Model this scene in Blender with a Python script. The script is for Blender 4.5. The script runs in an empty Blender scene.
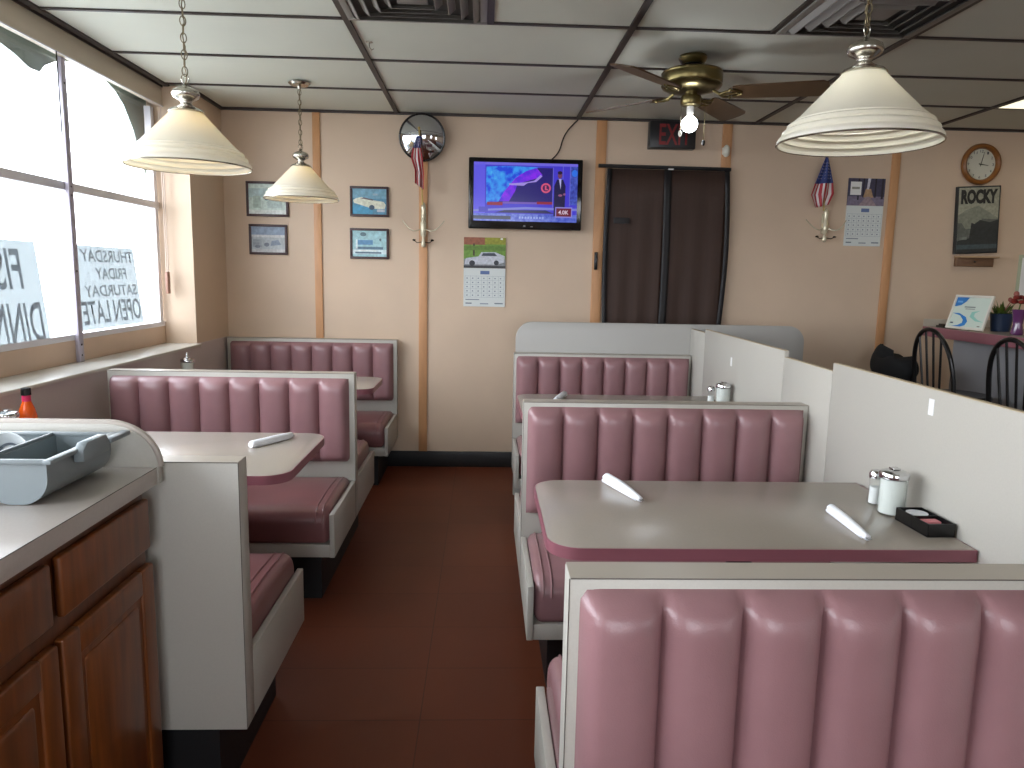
import bpy, bmesh, math, random
from mathutils import Vector, Matrix
random.seed(7)
PI = math.pi
sc = bpy.context.scene
COL = sc.collection
H0 = 1.372                                   # eye height

# ------------------------------------------------------------------ camera
F, PIT, YAW, ROL = 735.75, 0.147, 0.0404, 0.0199
fw = Vector((math.sin(YAW)*math.cos(PIT), math.cos(YAW)*math.cos(PIT), -math.sin(PIT)))
rr = fw.cross(Vector((0, 0, 1))).normalized(); uu = rr.cross(fw)
r2 = rr*math.cos(ROL) + uu*math.sin(ROL); u2 = -rr*math.sin(ROL) + uu*math.cos(ROL)
cd = bpy.data.cameras.new('camera'); cam = bpy.data.objects.new('camera', cd); COL.objects.link(cam)
m = Matrix((r2, u2, -fw)).transposed().to_4x4(); m.translation = (0, 0, H0)
cam.matrix_world = m
cd.sensor_width = 36; cd.lens = F/1024*36; cd.clip_start = .02
sc.camera = cam

# ------------------------------------------------------------------ world, exposure, window light
WORLD = 11
w = bpy.data.worlds.new('overcast_sky'); sc.world = w; w.use_nodes = True
wn = w.node_tree.nodes; wl = w.node_tree.links
bg = wn['Background']; bg.inputs[1].default_value = WORLD
tc = wn.new('ShaderNodeTexCoord'); sx = wn.new('ShaderNodeSeparateXYZ'); cr = wn.new('ShaderNodeValToRGB')
wl.new(tc.outputs['Generated'], sx.inputs[0]); wl.new(sx.outputs[2], cr.inputs[0]); wl.new(cr.outputs[0], bg.inputs[0])
cr.color_ramp.elements[0].color = (.90, .935, 1, 1); cr.color_ramp.elements[1].color = (.80, .89, 1, 1)
vs = sc.view_settings
vs.view_transform = 'Standard'; vs.look = 'None'; vs.exposure = 0.0; vs.gamma = 1; vs.use_curve_mapping = False
sc.cycles.max_bounces = 10; sc.cycles.diffuse_bounces = 6; sc.cycles.glossy_bounces = 4
sc.cycles.transparent_max_bounces = 12; sc.cycles.transmission_bounces = 6
sc.cycles.caustics_reflective = False; sc.cycles.caustics_refractive = False
sc.cycles.sample_clamp_indirect = 6; sc.cycles.use_denoising = True

def portal(name, loc, rot, sx_, sy_):
    l = bpy.data.lights.new(name, 'AREA'); l.shape = 'RECTANGLE'; l.size = sx_; l.size_y = sy_
    o = bpy.data.objects.new(name, l); COL.objects.link(o); o.location = loc; o.rotation_euler = rot
    l.cycles.is_portal = True
portal('portal_left', (-2.06, 1.6, 1.665), (0, -PI/2, 0), 1.3, 6.0)
portal('portal_front', (.1, -3.08, 1.6), (PI/2, 0, 0), 1.7, 1.5)
portal('portal_front_right', (4.0, -3.08, 1.6), (PI/2, 0, 0), .8, 1.5)  # sky portal of the added fill window

# ------------------------------------------------------------------ materials
def lin(c):
    out = []
    for v in c[:3]:
        v = v/255
        out.append(v/12.92 if v <= .04045 else ((v+.055)/1.055)**2.4)
    return (*out, 1)
MC = {}
def mat(name, rgb, rough=.5, metal=0, var=0, scale=6, bump=0, bscale=200, spec=.5, coat=0, stretch=None, trans=0, emit=0, ecol=None):
    if name in MC: return MC[name]
    mt = bpy.data.materials.new(name); mt.use_nodes = True; n = mt.node_tree.nodes; l = mt.node_tree.links
    b = n['Principled BSDF']; c = lin(rgb)
    b.inputs['Base Color'].default_value = c; b.inputs['Roughness'].default_value = rough
    b.inputs['Metallic'].default_value = metal; b.inputs['Specular IOR Level'].default_value = spec
    b.inputs['Coat Weight'].default_value = coat; b.inputs['Coat Roughness'].default_value = .08
    if emit:
        b.inputs['Emission Color'].default_value = lin(ecol or rgb); b.inputs['Emission Strength'].default_value = emit
    t = n.new('ShaderNodeTexCoord'); mp = n.new('ShaderNodeMapping'); l.new(t.outputs['Object'], mp.inputs[0])
    if stretch: mp.inputs['Scale'].default_value = stretch
    if var:
        no = n.new('ShaderNodeTexNoise'); no.inputs['Scale'].default_value = scale; no.inputs['Detail'].default_value = 5
        l.new(mp.outputs[0], no.inputs[0])
        r = n.new('ShaderNodeValToRGB'); l.new(no.outputs[0], r.inputs[0]); l.new(r.outputs[0], b.inputs['Base Color'])
        r.color_ramp.elements[0].position = .3; r.color_ramp.elements[1].position = .7
        r.color_ramp.elements[0].color = tuple(v*(1-var) for v in c[:3]) + (1,)
        r.color_ramp.elements[1].color = tuple(min(1, v*(1+var)) for v in c[:3]) + (1,)
    if bump:
        nb = n.new('ShaderNodeTexNoise'); nb.inputs['Scale'].default_value = bscale; nb.inputs['Detail'].default_value = 3
        l.new(mp.outputs[0], nb.inputs[0]); bp = n.new('ShaderNodeBump'); bp.inputs['Strength'].default_value = bump
        bp.inputs['Distance'].default_value = .002
        l.new(nb.outputs[0], bp.inputs['Height']); l.new(bp.outputs[0], b.inputs['Normal'])
    if trans:
        out = n['Material Output']; tr = n.new('ShaderNodeBsdfTranslucent'); tr.inputs[0].default_value = c
        mx = n.new('ShaderNodeMixShader'); mx.inputs[0].default_value = trans
        l.new(b.outputs[0], mx.inputs[1]); l.new(tr.outputs[0], mx.inputs[2]); l.new(mx.outputs[0], out.inputs[0])
    MC[name] = mt
    return mt
def P(r, g, b, rough=.6): return mat('ink_%d_%d_%d' % (r, g, b), (r, g, b), rough)
def PN(r, g, b): return mat('print_%d_%d_%d' % (r, g, b), (r, g, b), .5, var=.2, scale=55)
def thin_glass(name, tint=(1, 1, 1), ior=1.45):
    mt = bpy.data.materials.new(name); mt.use_nodes = True; n = mt.node_tree.nodes; l = mt.node_tree.links
    n.remove(n['Principled BSDF']); out = n['Material Output']
    a = n.new('ShaderNodeBsdfTransparent'); a.inputs[0].default_value = (*tint, 1)
    g = n.new('ShaderNodeBsdfGlossy'); g.inputs['Roughness'].default_value = .03
    lw = n.new('ShaderNodeLayerWeight'); lw.inputs[0].default_value = .5; pw = n.new('ShaderNodeMath'); pw.operation = 'POWER'; pw.inputs[1].default_value = 5
    ad = n.new('ShaderNodeMath'); ad.operation = 'MULTIPLY_ADD'; ad.inputs[1].default_value = .6; ad.inputs[2].default_value = .03; mx = n.new('ShaderNodeMixShader')
    l.new(lw.outputs['Facing'], pw.inputs[0]); l.new(pw.outputs[0], ad.inputs[0])
    l.new(ad.outputs[0], mx.inputs[0]); l.new(a.outputs[0], mx.inputs[1]); l.new(g.outputs[0], mx.inputs[2]); l.new(mx.outputs[0], out.inputs[0])
    return mt

WALL = mat('peach_paneling', (207, 184, 160), .55, var=.05, scale=2.2, bump=.15, bscale=60)
TRIM = mat('tan_batten', (196, 146, 102), .45, var=.08, scale=5, stretch=(6, 6, 1))
LAM = mat('grey_laminate', (180, 177, 168), .38, var=.025, scale=220)
LAMT = mat('taupe_laminate', (202, 191, 187), .45, var=.03, scale=150)
TABLE = mat('table_laminate', (164, 154, 143), .26, var=.02, scale=160)
COUNTER = mat('counter_laminate', (194, 185, 178), .28, var=.03, scale=160)
VINYL = mat('mauve_vinyl', (146, 109, 112), .27, var=.05, scale=9, bump=.25, bscale=420, spec=.55)
VINYLD = mat('worn_mauve_vinyl', (132, 88, 88), .3, var=.12, scale=5, bump=.25, bscale=420, spec=.55)
MAUVE = mat('mauve_edge', (142, 88, 98), .38)
BLACK = mat('black_kick', (18, 18, 20), .5)
BASEB = mat('black_vinyl_base', (26, 26, 27), .45)
CASE = mat('black_plastic', (14, 14, 15), .25)
METAL = mat('brushed_nickel', (190, 186, 176), .22, 1)
CHROME = mat('chrome', (205, 205, 205), .12, 1)
BRASS = mat('antique_brass', (120, 108, 72), .3, 1)
OAK = mat('oak_stain', (116, 62, 22), .38, var=.28, scale=5, stretch=(9, 9, .9), coat=.15)
OAKD = mat('oak_stain_dark', (98, 52, 20), .42, var=.25, scale=5, stretch=(9, 9, .9))
WOODB = mat('fan_blade_wood', (84, 62, 40), .4, var=.2, scale=6)
PAPER = mat('white_paper', (232, 232, 230), .7)
NAPKIN = mat('napkin', (238, 240, 245), .8, bump=.3, bscale=80)
BLKWOOD = mat('black_lacquer', (16, 15, 15), .28)
ALU = mat('window_aluminium', (222, 221, 226), .45, .1)
SILL = mat('sill_laminate', (205, 200, 190), .35, var=.03, scale=80)
SHADE = mat('opal_glass', (240, 237, 226), .25, trans=.45)
BULB = mat('lit_bulb', (255, 240, 215), .5, emit=26, ecol=(255, 222, 165))
BULBN = mat('dim_bulb', (250, 250, 245), .4, emit=34, ecol=(250, 250, 244))
BULBC = mat('lit_fan_bulb', (255, 255, 255), .5, emit=30, ecol=(240, 246, 255))
GLASS = thin_glass('window_pane')
JAR = thin_glass('jar_glass', (.95, .97, .97))
CEIL = mat('ceiling_tile', (212, 214, 201), .75, var=.02, scale=3, bump=.5, bscale=220)
GRID = mat('ceiling_grid', (50, 40, 36), .5)
VENT = mat('vent_grey', (132, 128, 122), .5)

def floor_mat():
    mt = bpy.data.materials.new('red_brown_floor'); mt.use_nodes = True; n = mt.node_tree.nodes; l = mt.node_tree.links
    b = n['Principled BSDF']; t = n.new('ShaderNodeTexCoord')
    br = n.new('ShaderNodeTexBrick'); br.offset = 0; br.inputs['Scale'].default_value = 1; br.inputs['Brick Width'].default_value = .61
    br.inputs['Row Height'].default_value = .305; br.inputs['Mortar Size'].default_value = .0022; br.inputs['Mortar Smooth'].default_value = .3
    br.inputs['Color1'].default_value = lin((110, 56, 34)); br.inputs['Color2'].default_value = lin((104, 52, 32)); br.inputs['Mortar'].default_value = lin((84, 43, 28))
    no = n.new('ShaderNodeTexNoise'); no.inputs['Scale'].default_value = 3; no.inputs['Detail'].default_value = 6
    mx = n.new('ShaderNodeMix'); mx.data_type = 'RGBA'; mx.blend_type = 'MULTIPLY'; mx.inputs[0].default_value = .25
    mp = n.new('ShaderNodeMapping'); mp.inputs['Location'].default_value = (.18, .02, 0)
    l.new(t.outputs['Object'], mp.inputs[0]); l.new(mp.outputs[0], br.inputs[0]); l.new(t.outputs['Object'], no.inputs[0])
    l.new(br.outputs[0], mx.inputs[6]); l.new(no.outputs[0], mx.inputs[7]); l.new(mx.outputs[2], b.inputs['Base Color'])
    b.inputs['Roughness'].default_value = .48; b.inputs['Specular IOR Level'].default_value = .25
    return mt
FLOOR = floor_mat()

# ------------------------------------------------------------------ mesh helpers
class MB:
    def __init__(s, default=None):
        s.bm = bmesh.new(); s.mats = []; s.cur = 0
        if default: s.use(default)
    def use(s, mt):
        if mt not in s.mats: s.mats.append(mt)
        s.cur = s.mats.index(mt); return s
    def _m(s, tmp):
        me = bpy.data.meshes.new('t'); tmp.to_mesh(me); tmp.free()
        n0 = len(s.bm.faces); s.bm.from_mesh(me); bpy.data.meshes.remove(me)
        s.bm.faces.ensure_lookup_table()
        for f in s.bm.faces[n0:]: f.material_index = s.cur
    def box(s, x0, x1, y0, y1, z0, z1, bev=0, seg=2, M=None):
        t = bmesh.new(); bmesh.ops.create_cube(t, size=1)
        for v in t.verts: v.co = Vector(((x0+x1)/2 + v.co.x*(x1-x0), (y0+y1)/2 + v.co.y*(y1-y0), (z0+z1)/2 + v.co.z*(z1-z0)))
        if bev: bmesh.ops.bevel(t, geom=t.edges[:], offset=bev, segments=seg, affect='EDGES', profile=.5)
        if M: bmesh.ops.transform(t, matrix=M, verts=t.verts[:])
        s._m(t); return s
    def lathe(s, prof, c=(0, 0, 0), seg=32, M=None, close=False):
        t = bmesh.new(); rings = []
        for r, z in prof:
            if r < 1e-5: rings.append([t.verts.new((0, 0, z))])
            else: rings.append([t.verts.new((r*math.cos(2*PI*k/seg), r*math.sin(2*PI*k/seg), z)) for k in range(seg)])
        if close: rings.append(rings[0])
        for a, b in zip(rings, rings[1:]):
            for k in range(seg):
                k2 = (k+1) % seg
                if len(a) == 1 and len(b) == 1: continue
                if len(a) == 1: t.faces.new((a[0], b[k], b[k2]))
                elif len(b) == 1: t.faces.new((a[k], b[0], a[k2]))
                else: t.faces.new((a[k], b[k], b[k2], a[k2]))
        if M: bmesh.ops.transform(t, matrix=M, verts=t.verts[:])
        bmesh.ops.translate(t, vec=c, verts=t.verts[:])
        bmesh.ops.recalc_face_normals(t, faces=t.faces[:])
        s._m(t); return s
    def tube(s, pts, r, seg=8, closed=False, radii=None):
        pts = [Vector(p) for p in pts]; t = bmesh.new(); rings = []; n = len(pts)
        ref = None
        for i, p in enumerate(pts):
            if closed: d = pts[(i+1) % n] - pts[i-1]
            else: d = pts[min(i+1, n-1)] - pts[max(i-1, 0)]
            d.normalize()
            if ref is None:
                ref = d.orthogonal().normalized()
            ref = (ref - d*ref.dot(d)).normalized(); b = d.cross(ref)
            q = radii[i] if radii else r
            rings.append([t.verts.new(p + (ref*math.cos(2*PI*k/seg) + b*math.sin(2*PI*k/seg))*q) for k in range(seg)])
        R = rings + ([rings[0]] if closed else [])
        for a, b in zip(R, R[1:]):
            for k in range(seg): t.faces.new((a[k], a[(k+1) % seg], b[(k+1) % seg], b[k]))
        if not closed: t.faces.new(rings[0][::-1]); t.faces.new(rings[-1])
        bmesh.ops.recalc_face_normals(t, faces=t.faces[:])
        s._m(t); return s
    def prism(s, pts, z0, z1, axis='z', bev=0, M=None):
        """closed polygon pts in 2D, extruded along an axis: z->(x,y), y->(x,z), x->(y,z)"""
        t = bmesh.new()
        f3 = {'z': lambda p, h: (p[0], p[1], h), 'y': lambda p, h: (p[0], h, p[1]), 'x': lambda p, h: (h, p[0], p[1])}[axis]
        a = [t.verts.new(f3(p, z0)) for p in pts]; b = [t.verts.new(f3(p, z1)) for p in pts]; n = len(pts)
        t.faces.new(a); t.faces.new(b[::-1])
        for k in range(n): t.faces.new((a[k], b[k], b[(k+1) % n], a[(k+1) % n]))
        bmesh.ops.recalc_face_normals(t, faces=t.faces[:])
        if bev: bmesh.ops.bevel(t, geom=[e for e in t.edges if e.calc_face_angle(0) > .9], offset=bev, segments=2, affect='EDGES', profile=.5)
        if M: bmesh.ops.transform(t, matrix=M, verts=t.verts[:])
        s._m(t); return s
    def ball(s, c, r, sc_=(1, 1, 1), seg=16, M=None):
        t = bmesh.new(); bmesh.ops.create_uvsphere(t, u_segments=seg, v_segments=max(6, seg*2//3), radius=r)
        for v in t.verts: v.co = Vector((v.co.x*sc_[0], v.co.y*sc_[1], v.co.z*sc_[2]))
        if M: bmesh.ops.transform(t, matrix=M, verts=t.verts[:])
        bmesh.ops.translate(t, vec=c, verts=t.verts[:]); s._m(t); return s
    def grid(s, fn, nu, nv, flip=False, matfn=None):
        V = [[s.bm.verts.new(fn(i/nu, j/nv)) for j in range(nv+1)] for i in range(nu+1)]
        for i in range(nu):
            for j in range(nv):
                q = (V[i][j], V[i+1][j], V[i+1][j+1], V[i][j+1])
                f = s.bm.faces.new(q[::-1] if flip else q); f.material_index = s.cur
                if matfn:
                    mt = matfn((i+.5)/nu, (j+.5)/nv)
                    if mt not in s.mats: s.mats.append(mt)
                    f.material_index = s.mats.index(mt)
        return s
    def poly(s, pts3):
        f = s.bm.faces.new([s.bm.verts.new(p) for p in pts3]); f.material_index = s.cur; return s
    def text(s, st, o, ux, uz, w_, h_, bold=0.0):
        c = bpy.data.curves.new('txt', 'FONT'); c.body = st; c.size = 1; c.offset = bold; c.resolution_u = 3
        ob = bpy.data.objects.new('txt', c); COL.objects.link(ob)
        dg = bpy.context.evaluated_depsgraph_get(); me = bpy.data.meshes.new_from_object(ob.evaluated_get(dg))
        bpy.data.objects.remove(ob); bpy.data.curves.remove(c)
        xs = [v.co.x for v in me.vertices]; ys = [v.co.y for v in me.vertices]
        x0, x1, y0, y1 = min(xs), max(xs), min(ys), max(ys); o = Vector(o); ux = Vector(ux); uz = Vector(uz)
        for v in me.vertices:
            v.co = o + ux*((v.co.x-x0)/(x1-x0)*w_) + uz*((v.co.y-y0)/max(1e-6, y1-y0)*h_)
        n0 = len(s.bm.faces); s.bm.from_mesh(me); bpy.data.meshes.remove(me); s.bm.faces.ensure_lookup_table()
        for f in s.bm.faces[n0:]: f.material_index = s.cur
        return s
    def obj(s, name, parent=None, smooth=35, mats=None):
        me = bpy.data.meshes.new(name)
        if parent is not None:
            org = Vector((0, 0, 0)); q = parent
            while q is not None: org += q.location; q = q.parent
            for v in s.bm.verts: v.co -= org
        s.bm.to_mesh(me); s.bm.free()
        for mt in s.mats: me.materials.append(mt)
        if smooth:
            me.polygons.foreach_set('use_smooth', [True]*len(me.polygons)); me.set_sharp_from_angle(angle=math.radians(smooth))
        o = bpy.data.objects.new(name, me); COL.objects.link(o)
        if parent is not None: o.parent = parent
        return o
def thing(name, label, cat, loc=(0, 0, 0), group=None):
    o = bpy.data.objects.new(name, None); COL.objects.link(o); o.location = loc; o.empty_display_size = .1
    o['label'] = label; o['category'] = cat
    if group: o['group'] = group
    return o
def tag(o, label, cat, group=None):
    o['label'] = label; o['category'] = cat
    if group: o['group'] = group
    return o
def struct(o): o['kind'] = 'structure'; return o
def rebase(o, loc):
    """move a single-mesh thing's origin to loc, geometry kept"""
    loc = Vector(loc); o.data.transform(Matrix.Translation(-loc)); o.location = loc; return o
def copy_tree(o, parent=None):
    c = o.copy(); COL.objects.link(c); c.parent = parent
    for ch in list(o.children): copy_tree(ch, c)
    return c
def rrect(x0, x1, y0, y1, rs, n=8):
    """rounded rectangle; rs = radii for corners (x1,y1),(x0,y1),(x0,y0),(x1,y0)"""
    out = []
    for (cx, cy, r, a0) in ((x1-rs[0], y1-rs[0], rs[0], 0), (x0+rs[1], y1-rs[1], rs[1], 90), (x0+rs[2], y0+rs[2], rs[2], 180), (x1-rs[3], y0+rs[3], rs[3], 270)):
        if r < 1e-6: out.append((cx, cy)); continue
        for k in range(n+1):
            a = math.radians(a0 + 90*k/n); out.append((cx+r*math.cos(a), cy+r*math.sin(a)))
    return out

# ================================================================== SETTING
CZ = 2.432; WB = 5.173; XL = -1.765; XR = 5.6; YF = -3.0; WS = -1.4
SKEW = -.0225                                  # the partition stands slightly turned
struct(MB(FLOOR).box(-2.1, XR+.1, YF-.1, WB+.1, -.1, 0).obj('floor'))
b = MB(CEIL).box(-2.1, XR+.1, YF-.1, WB+.1, CZ+.004, CZ+.1)
ce = struct(b.obj('ceiling'))
# grid bars of the suspended ceiling
g = MB(GRID); GX0 = -.5985
for k in range(-1, 6):
    x = GX0 + 1.22*k
    if x < -1.8: x = -1.875
    if x > XR: continue
    g.box(x-.014, x+.014, YF, WB, CZ-.006, CZ+.006)
g.box(-1.926, -1.900, YF, 4.6, CZ-.012, CZ+.006)
for k in range(-10, 4):
    y = 3.331 + .61*k
    if y < YF or y > WB-.1: continue
    g.box(-1.95, XR, y-.009, y+.009, CZ-.004, CZ+.006)
g.box(XL, XR, WB-.022, WB, CZ-.012, CZ+.006); g.box(XL, XL+.02, 4.6, WB, CZ-.012, CZ+.006)
g.box(GX0+.61-.016, GX0+.61+.016, 2.721, 3.331, CZ-.004, CZ+.006)
g.box(GX0+1.83-.012, GX0+1.83+.012, 2.721, 3.331, CZ-.004, CZ+.006)
struct(g.obj('ceiling_grid', smooth=0))
struct(MB(WALL).box(-2.1, XR+.1, WB, WB+.1, 0, CZ).obj('wall_back'))
struct(MB(WALL).box(XR, XR+.1, YF, WB, 0, CZ).obj('wall_right'))
# left wall: low laminate wall, pier with window reveal, header box
struct(MB(WALL).box(-2.0, XL, 4.6, WB, .916, CZ-.001).obj('wall_left'))
struct(MB(LAMT).box(-2.0, XL, YF, WB, 0, .9).box(-2.0, XL+.002, 4.6, WB, .9, .916).obj('wall_left_lower'))
struct(MB(WALL).box(-2.0, XL, YF, WS, .916, CZ-.001).obj('wall_left_pier'))
HEAD = mat('header_paint', (196, 184, 166), .5)
struct(MB(HEAD).box(-1.938, -1.905, WS, 4.6, 2.312, CZ-.001, .003).obj('window_header'))
struct(MB(SILL).box(-2.0, XL+.03, WS, 4.6-.001, .9, .917, .004).obj('window_sill'))
struct(MB(mat('sill_riser_paint', (208, 182, 160), .5, var=.05, scale=4)).box(-2.0, -1.95, WS, 4.6, .917, 1.022, .003).obj('window_apron'))
f = MB(ALU)
f.box(-1.99, -1.9505, WS, 4.599, 1.0225, 1.05); f.box(-1.9049, -1.9010, WS, 4.599, 2.3085, 2.3145)
f.box(-1.99, -1.951, WS, 4.599, 1.722, 1.762, .003)
for y in (4.56, 2.4, 1.2, 0, WS+.03): f.box(-1.99, -1.953, y-.02, y+.02, 1.05, 2.303)
wf = struct(f.obj('window_1'))
struct(MB(GLASS).box(-1.972, -1.969, WS, 4.598, 1.045, 2.305).obj('window_1_pane', smooth=0))
MULL = mat('pole_lavender', (176, 170, 184), .4, .2)
p = MB(MULL).box(-1.9495, -1.930, 3.585, 3.625, .917, 2.312, .002)
p.use(CASE)
for z in (.95, 1.0, 1.35, 1.70, 1.74, 2.2): p.box(-1.931, -1.9285, 3.60, 3.609, z-.004, z+.004)
struct(p.obj('window_1_post'))
# blind cords by the reveal
c_ = MB(mat('cord_beige', (200, 180, 165), .6)).tube([(-1.9, 4.53, 2.3), (-1.9, 4.53, 1.35)], .003, 6).tube([(-1.9, 4.555, 2.3), (-1.9, 4.555, 1.35)], .003, 6)
c_.use(mat('tassel_brown', (150, 112, 96), .5)).box(-1.908, -1.892, 4.525, 4.562, 1.22, 1.35, .004)
tag(rebase(c_.obj('blind_pull'), (-1.9, 4.54, 1.2)), 'thin pale blind cord with a brown grip hanging at the far end of the window', 'cord')
tag(rebase(MB(CASE).tube([(-1.9, 3.5, 2.31), (-1.9, 3.5, 1.95)], .003, 6).obj('blind_wand'), (-1.9, 3.5, 1.95)), 'thin dark wand hanging from the window header beside the metal post', 'blind wand')
# front wall (behind) with a wide window and an added opening for fill light
W2A, W2B = -.75, .95
fr = MB(WALL).box(-2.1, W2A, YF-.1, YF, 0, CZ).box(W2B, 3.6, YF-.1, YF, 0, CZ).box(4.4, XR, YF-.1, YF, 0, CZ).box(3.6, 4.4, YF-.1, YF, 0, .85).box(3.6, 4.4, YF-.1, YF, 2.32, CZ).box(W2A, W2B, YF-.1, YF, 0, .85).box(W2A, W2B, YF-.1, YF, 2.32, CZ)
struct(fr.obj('wall_front'))
f = MB(ALU)
for x in (W2A+.02, (W2A+W2B)/2, W2B-.02): f.box(x-.03, x+.03, YF-.08, YF-.02, .85, 2.32)
struct(f.obj('window_2')); struct(MB(GLASS).box(W2A, W2B, YF-.052, YF-.048, .85, 2.32).obj('window_2_pane', smooth=0))
f = MB(ALU)  # unseen extra window, added to brighten the ceiling on the right
for x in (3.62, 4.38): f.box(x-.03, x+.03, YF-.08, YF-.02, .85, 2.32)
struct(f.obj('window_3')); struct(MB(GLASS).box(3.6, 4.4, YF-.052, YF-.048, .85, 2.32).obj('window_3_pane', smooth=0))
# battens, baseboard
for i, (xa, xb, z0) in enumerate(((-1.163, -1.112, 0.1), (-.451, -.392, .1), (.750, .820, .1), (1.615, 1.682, 2.13), (2.812, 2.872, .1))):
    struct(MB(TRIM).box(xa, xb, WB-.012, WB, z0, CZ-.012, .002).obj('trim_%d' % (i+1)))
struct(MB(BASEB).box(XL, XR, WB-.018, WB, 0, .112, .004).obj('baseboard_back'))
# outside ground, awning
struct(MB(mat('pavement', (168, 168, 165), .8, var=.1, scale=1)).box(-40, -2.1, -30, 30, -.3, -.12).box(-2.1, 40, -30, YF-.1, -.3, -.12).obj('ground_outside'))
AW = mat('awning_canvas', (140, 154, 148), .8, trans=.02)
def awning():
    mb = MB(AW)
    x0 = -2.03
    low = [(2.74, 2.30), (2.91, 2.34), (3.18, 2.36), (3.45, 2.34), (3.58, 2.316), (3.69, 2.283), (3.765, 2.285), (3.81, 2.325), (3.95, 2.39), (4.13, 2.416), (4.38, 2.41), (4.51, 2.37), (4.60, 2.315), (4.71, 2.19), (4.78, 2.03), (4.86, 1.93), (4.97, 1.93)]
    pts = [(-1.6, 2.62), (-1.6, 2.2)]
    for k in range(4):
        for j in range(1, 9):
            q = j/8; pts.append((-1.6+1.085*(k+q), 2.22+.15*math.sin(PI*q)**.7))
    pts[-1] = (2.74, 2.30)
    pts = [(a, 1.372+(c-1.372)*.953) for a, c in pts]; low = [(a*.953, 1.372+(c-1.372)*.953) for a, c in low]; pts[-1] = low[0]
    mb.prism(pts+low[1:]+[(low[-1][0], pts[0][1])], x0-.004, x0+.004, 'x')
    mb.box(x0, -2.001, -1.6, low[-1][0], 2.55, 2.56)
    o = mb.obj('awning', smooth=0)
    rebase(o, (-2.03, 2, 2.5)); return o
tag(awning(), 'grey green canvas awning with scalloped valance hanging outside the long window', 'awning')

# exit door with dark screen curtain
d = MB(mat('door_brown', (70, 48, 38), .5)).box(.85, 1.675, WB-.010, WB, 0, 2.09, .002)
struct(d.obj('door_1'))
sct = thing('screen_curtain', 'dark brown two panel mesh curtain hanging over the exit door', 'curtain', (1.26, WB-.05, 0))
MESH1 = mat('mesh_brown', (62, 44, 36), .7, var=.12, scale=3, stretch=(14, 1, .6)); MESHD = mat('mesh_black', (26, 24, 26), .6)
MB(MESHD).tube([(.765, WB-.05, 2.117), (1.672, WB-.05, 2.113)], .013, 10).use(PAPER).box(1.24, 1.275, WB-.066, WB-.060, 2.098, 2.108).obj('rod', sct)
def curt(xa, xb, ph):
    return MB(MESH1).grid(lambda u, v: (xa+(xb-xa)*u, WB-.045+.008*math.sin(u*17+ph+v*2)*v, 2.10-2.04*v), 24, 12, True)
for xa, xb, ph in ((.845, 1.225, 0), (1.255, 1.650, 2)):
    o = curt(xa, xb, ph).obj('panel', sct); md = o.modifiers.new('s', 'SOLIDIFY'); md.thickness = .003
MB(MESHD).grid(lambda u, v: (1.215+.05*u + .012*math.sin(v*5), WB-.058+.003*math.sin(v*9), 2.10-2.04*v), 3, 16, True).obj('center_band', sct).modifiers.new('s', 'SOLIDIFY').thickness = .004
for xa, wv in ((.826, -.012), (1.632, .024)):
    MB(MESHD).grid(lambda u, v: (xa+.032*u + wv*math.sin(v*6), WB-.058, 2.10-2.04*v), 2, 20, True).obj('edge_band', sct).modifiers.new('s', 'SOLIDIFY').thickness = .004
MB(MESHD).box(.88, .99, WB-.064, WB-.058, 1.735, 1.775, .002).obj('strap', sct)
tag(rebase(MB(CASE).box(.762, .784, WB-.03, WB-.012, 1.42, 1.54, .003).obj('door_latch'), (.76, WB, 1.4)), 'small black latch plate on the tan batten left of the exit door', 'latch')

# ================================================================== BOOTHS
def pad(mb, xa, xb, z0, z1, y, dirn, nch, d0=.020, d1=.034, er=.024):
    nx, nz = nch*12, 26
    wch = (xb-xa)/nch
    def fn(u, v):
        x = xa+(xb-xa)*u; vv = v
        z = z0+(z1-z0)*vv
        # rounded rectangle distance to edge
        rc = .026; hx, hz = (xb-xa)/2, (z1-z0)/2; px, pz = abs(x-(xa+xb)/2)-(hx-rc), abs(z-(z0+z1)/2)-(hz-rc)
        dist = rc - (math.hypot(max(px, 0), max(pz, 0)) + min(max(px, pz), 0))
        if dist <= 1e-4: return (x, y+dirn*(-.002 if dist < -.0005 else 0), z)
        e = min(1, dist/er); roll = math.sqrt(1-(1-e)**2)
        c = (x-xa)/wch; c = abs(2*(c-math.floor(c))-1) if 0 < c < nch else 1
        if u in (0, 1): c = 1
        ztop = min(1, (z1-z)/.055, (z-z0)/.05); s_ = .35+.65*math.sin(max(0, ztop)*PI/2)
        bul = (1-c**2.6)**.62 if c < 1 else 0
        return (x, y+dirn*roll*(d0+d1*bul*s_), z)
    mb.grid(fn, nx, nz, flip=(dirn > 0))
def loft_x(mb, prof, xa, xb, r=.028, n=5):
    """profile list (y,z) extruded in x with rounded ends"""
    cy = (min(p[0] for p in prof)+max(p[0] for p in prof))/2; cz = (min(p[1] for p in prof)+max(p[1] for p in prof))/2
    hy = (max(p[0] for p in prof)-min(p[0] for p in prof))/2; hz = (max(p[1] for p in prof)-min(p[1] for p in prof))/2
    secs = []
    for k in range(n+1):
        a = PI/2*k/n; secs.append((xa+r*(1-math.sin(a)), r*(1-math.cos(a))))
    secs = secs[::-1]
    secs2 = [(xb-(x-xa), i) for x, i in secs[::-1]]
    t = bmesh.new(); R = []
    for x, ins in secs+secs2:
        R.append([t.verts.new((x, cy+(p[0]-cy)*(1-ins/hy), cz+(p[1]-cz)*(1-ins/hz))) for p in prof])
    m_ = len(prof)
    for a, b_ in zip(R, R[1:]):
        for k in range(m_): t.faces.new((a[k], a[(k+1) % m_], b_[(k+1) % m_], b_[k]))
    t.faces.new(R[0][::-1]); t.faces.new(R[-1]); bmesh.ops.recalc_face_normals(t, faces=t.faces[:]); mb._m(t)
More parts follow.
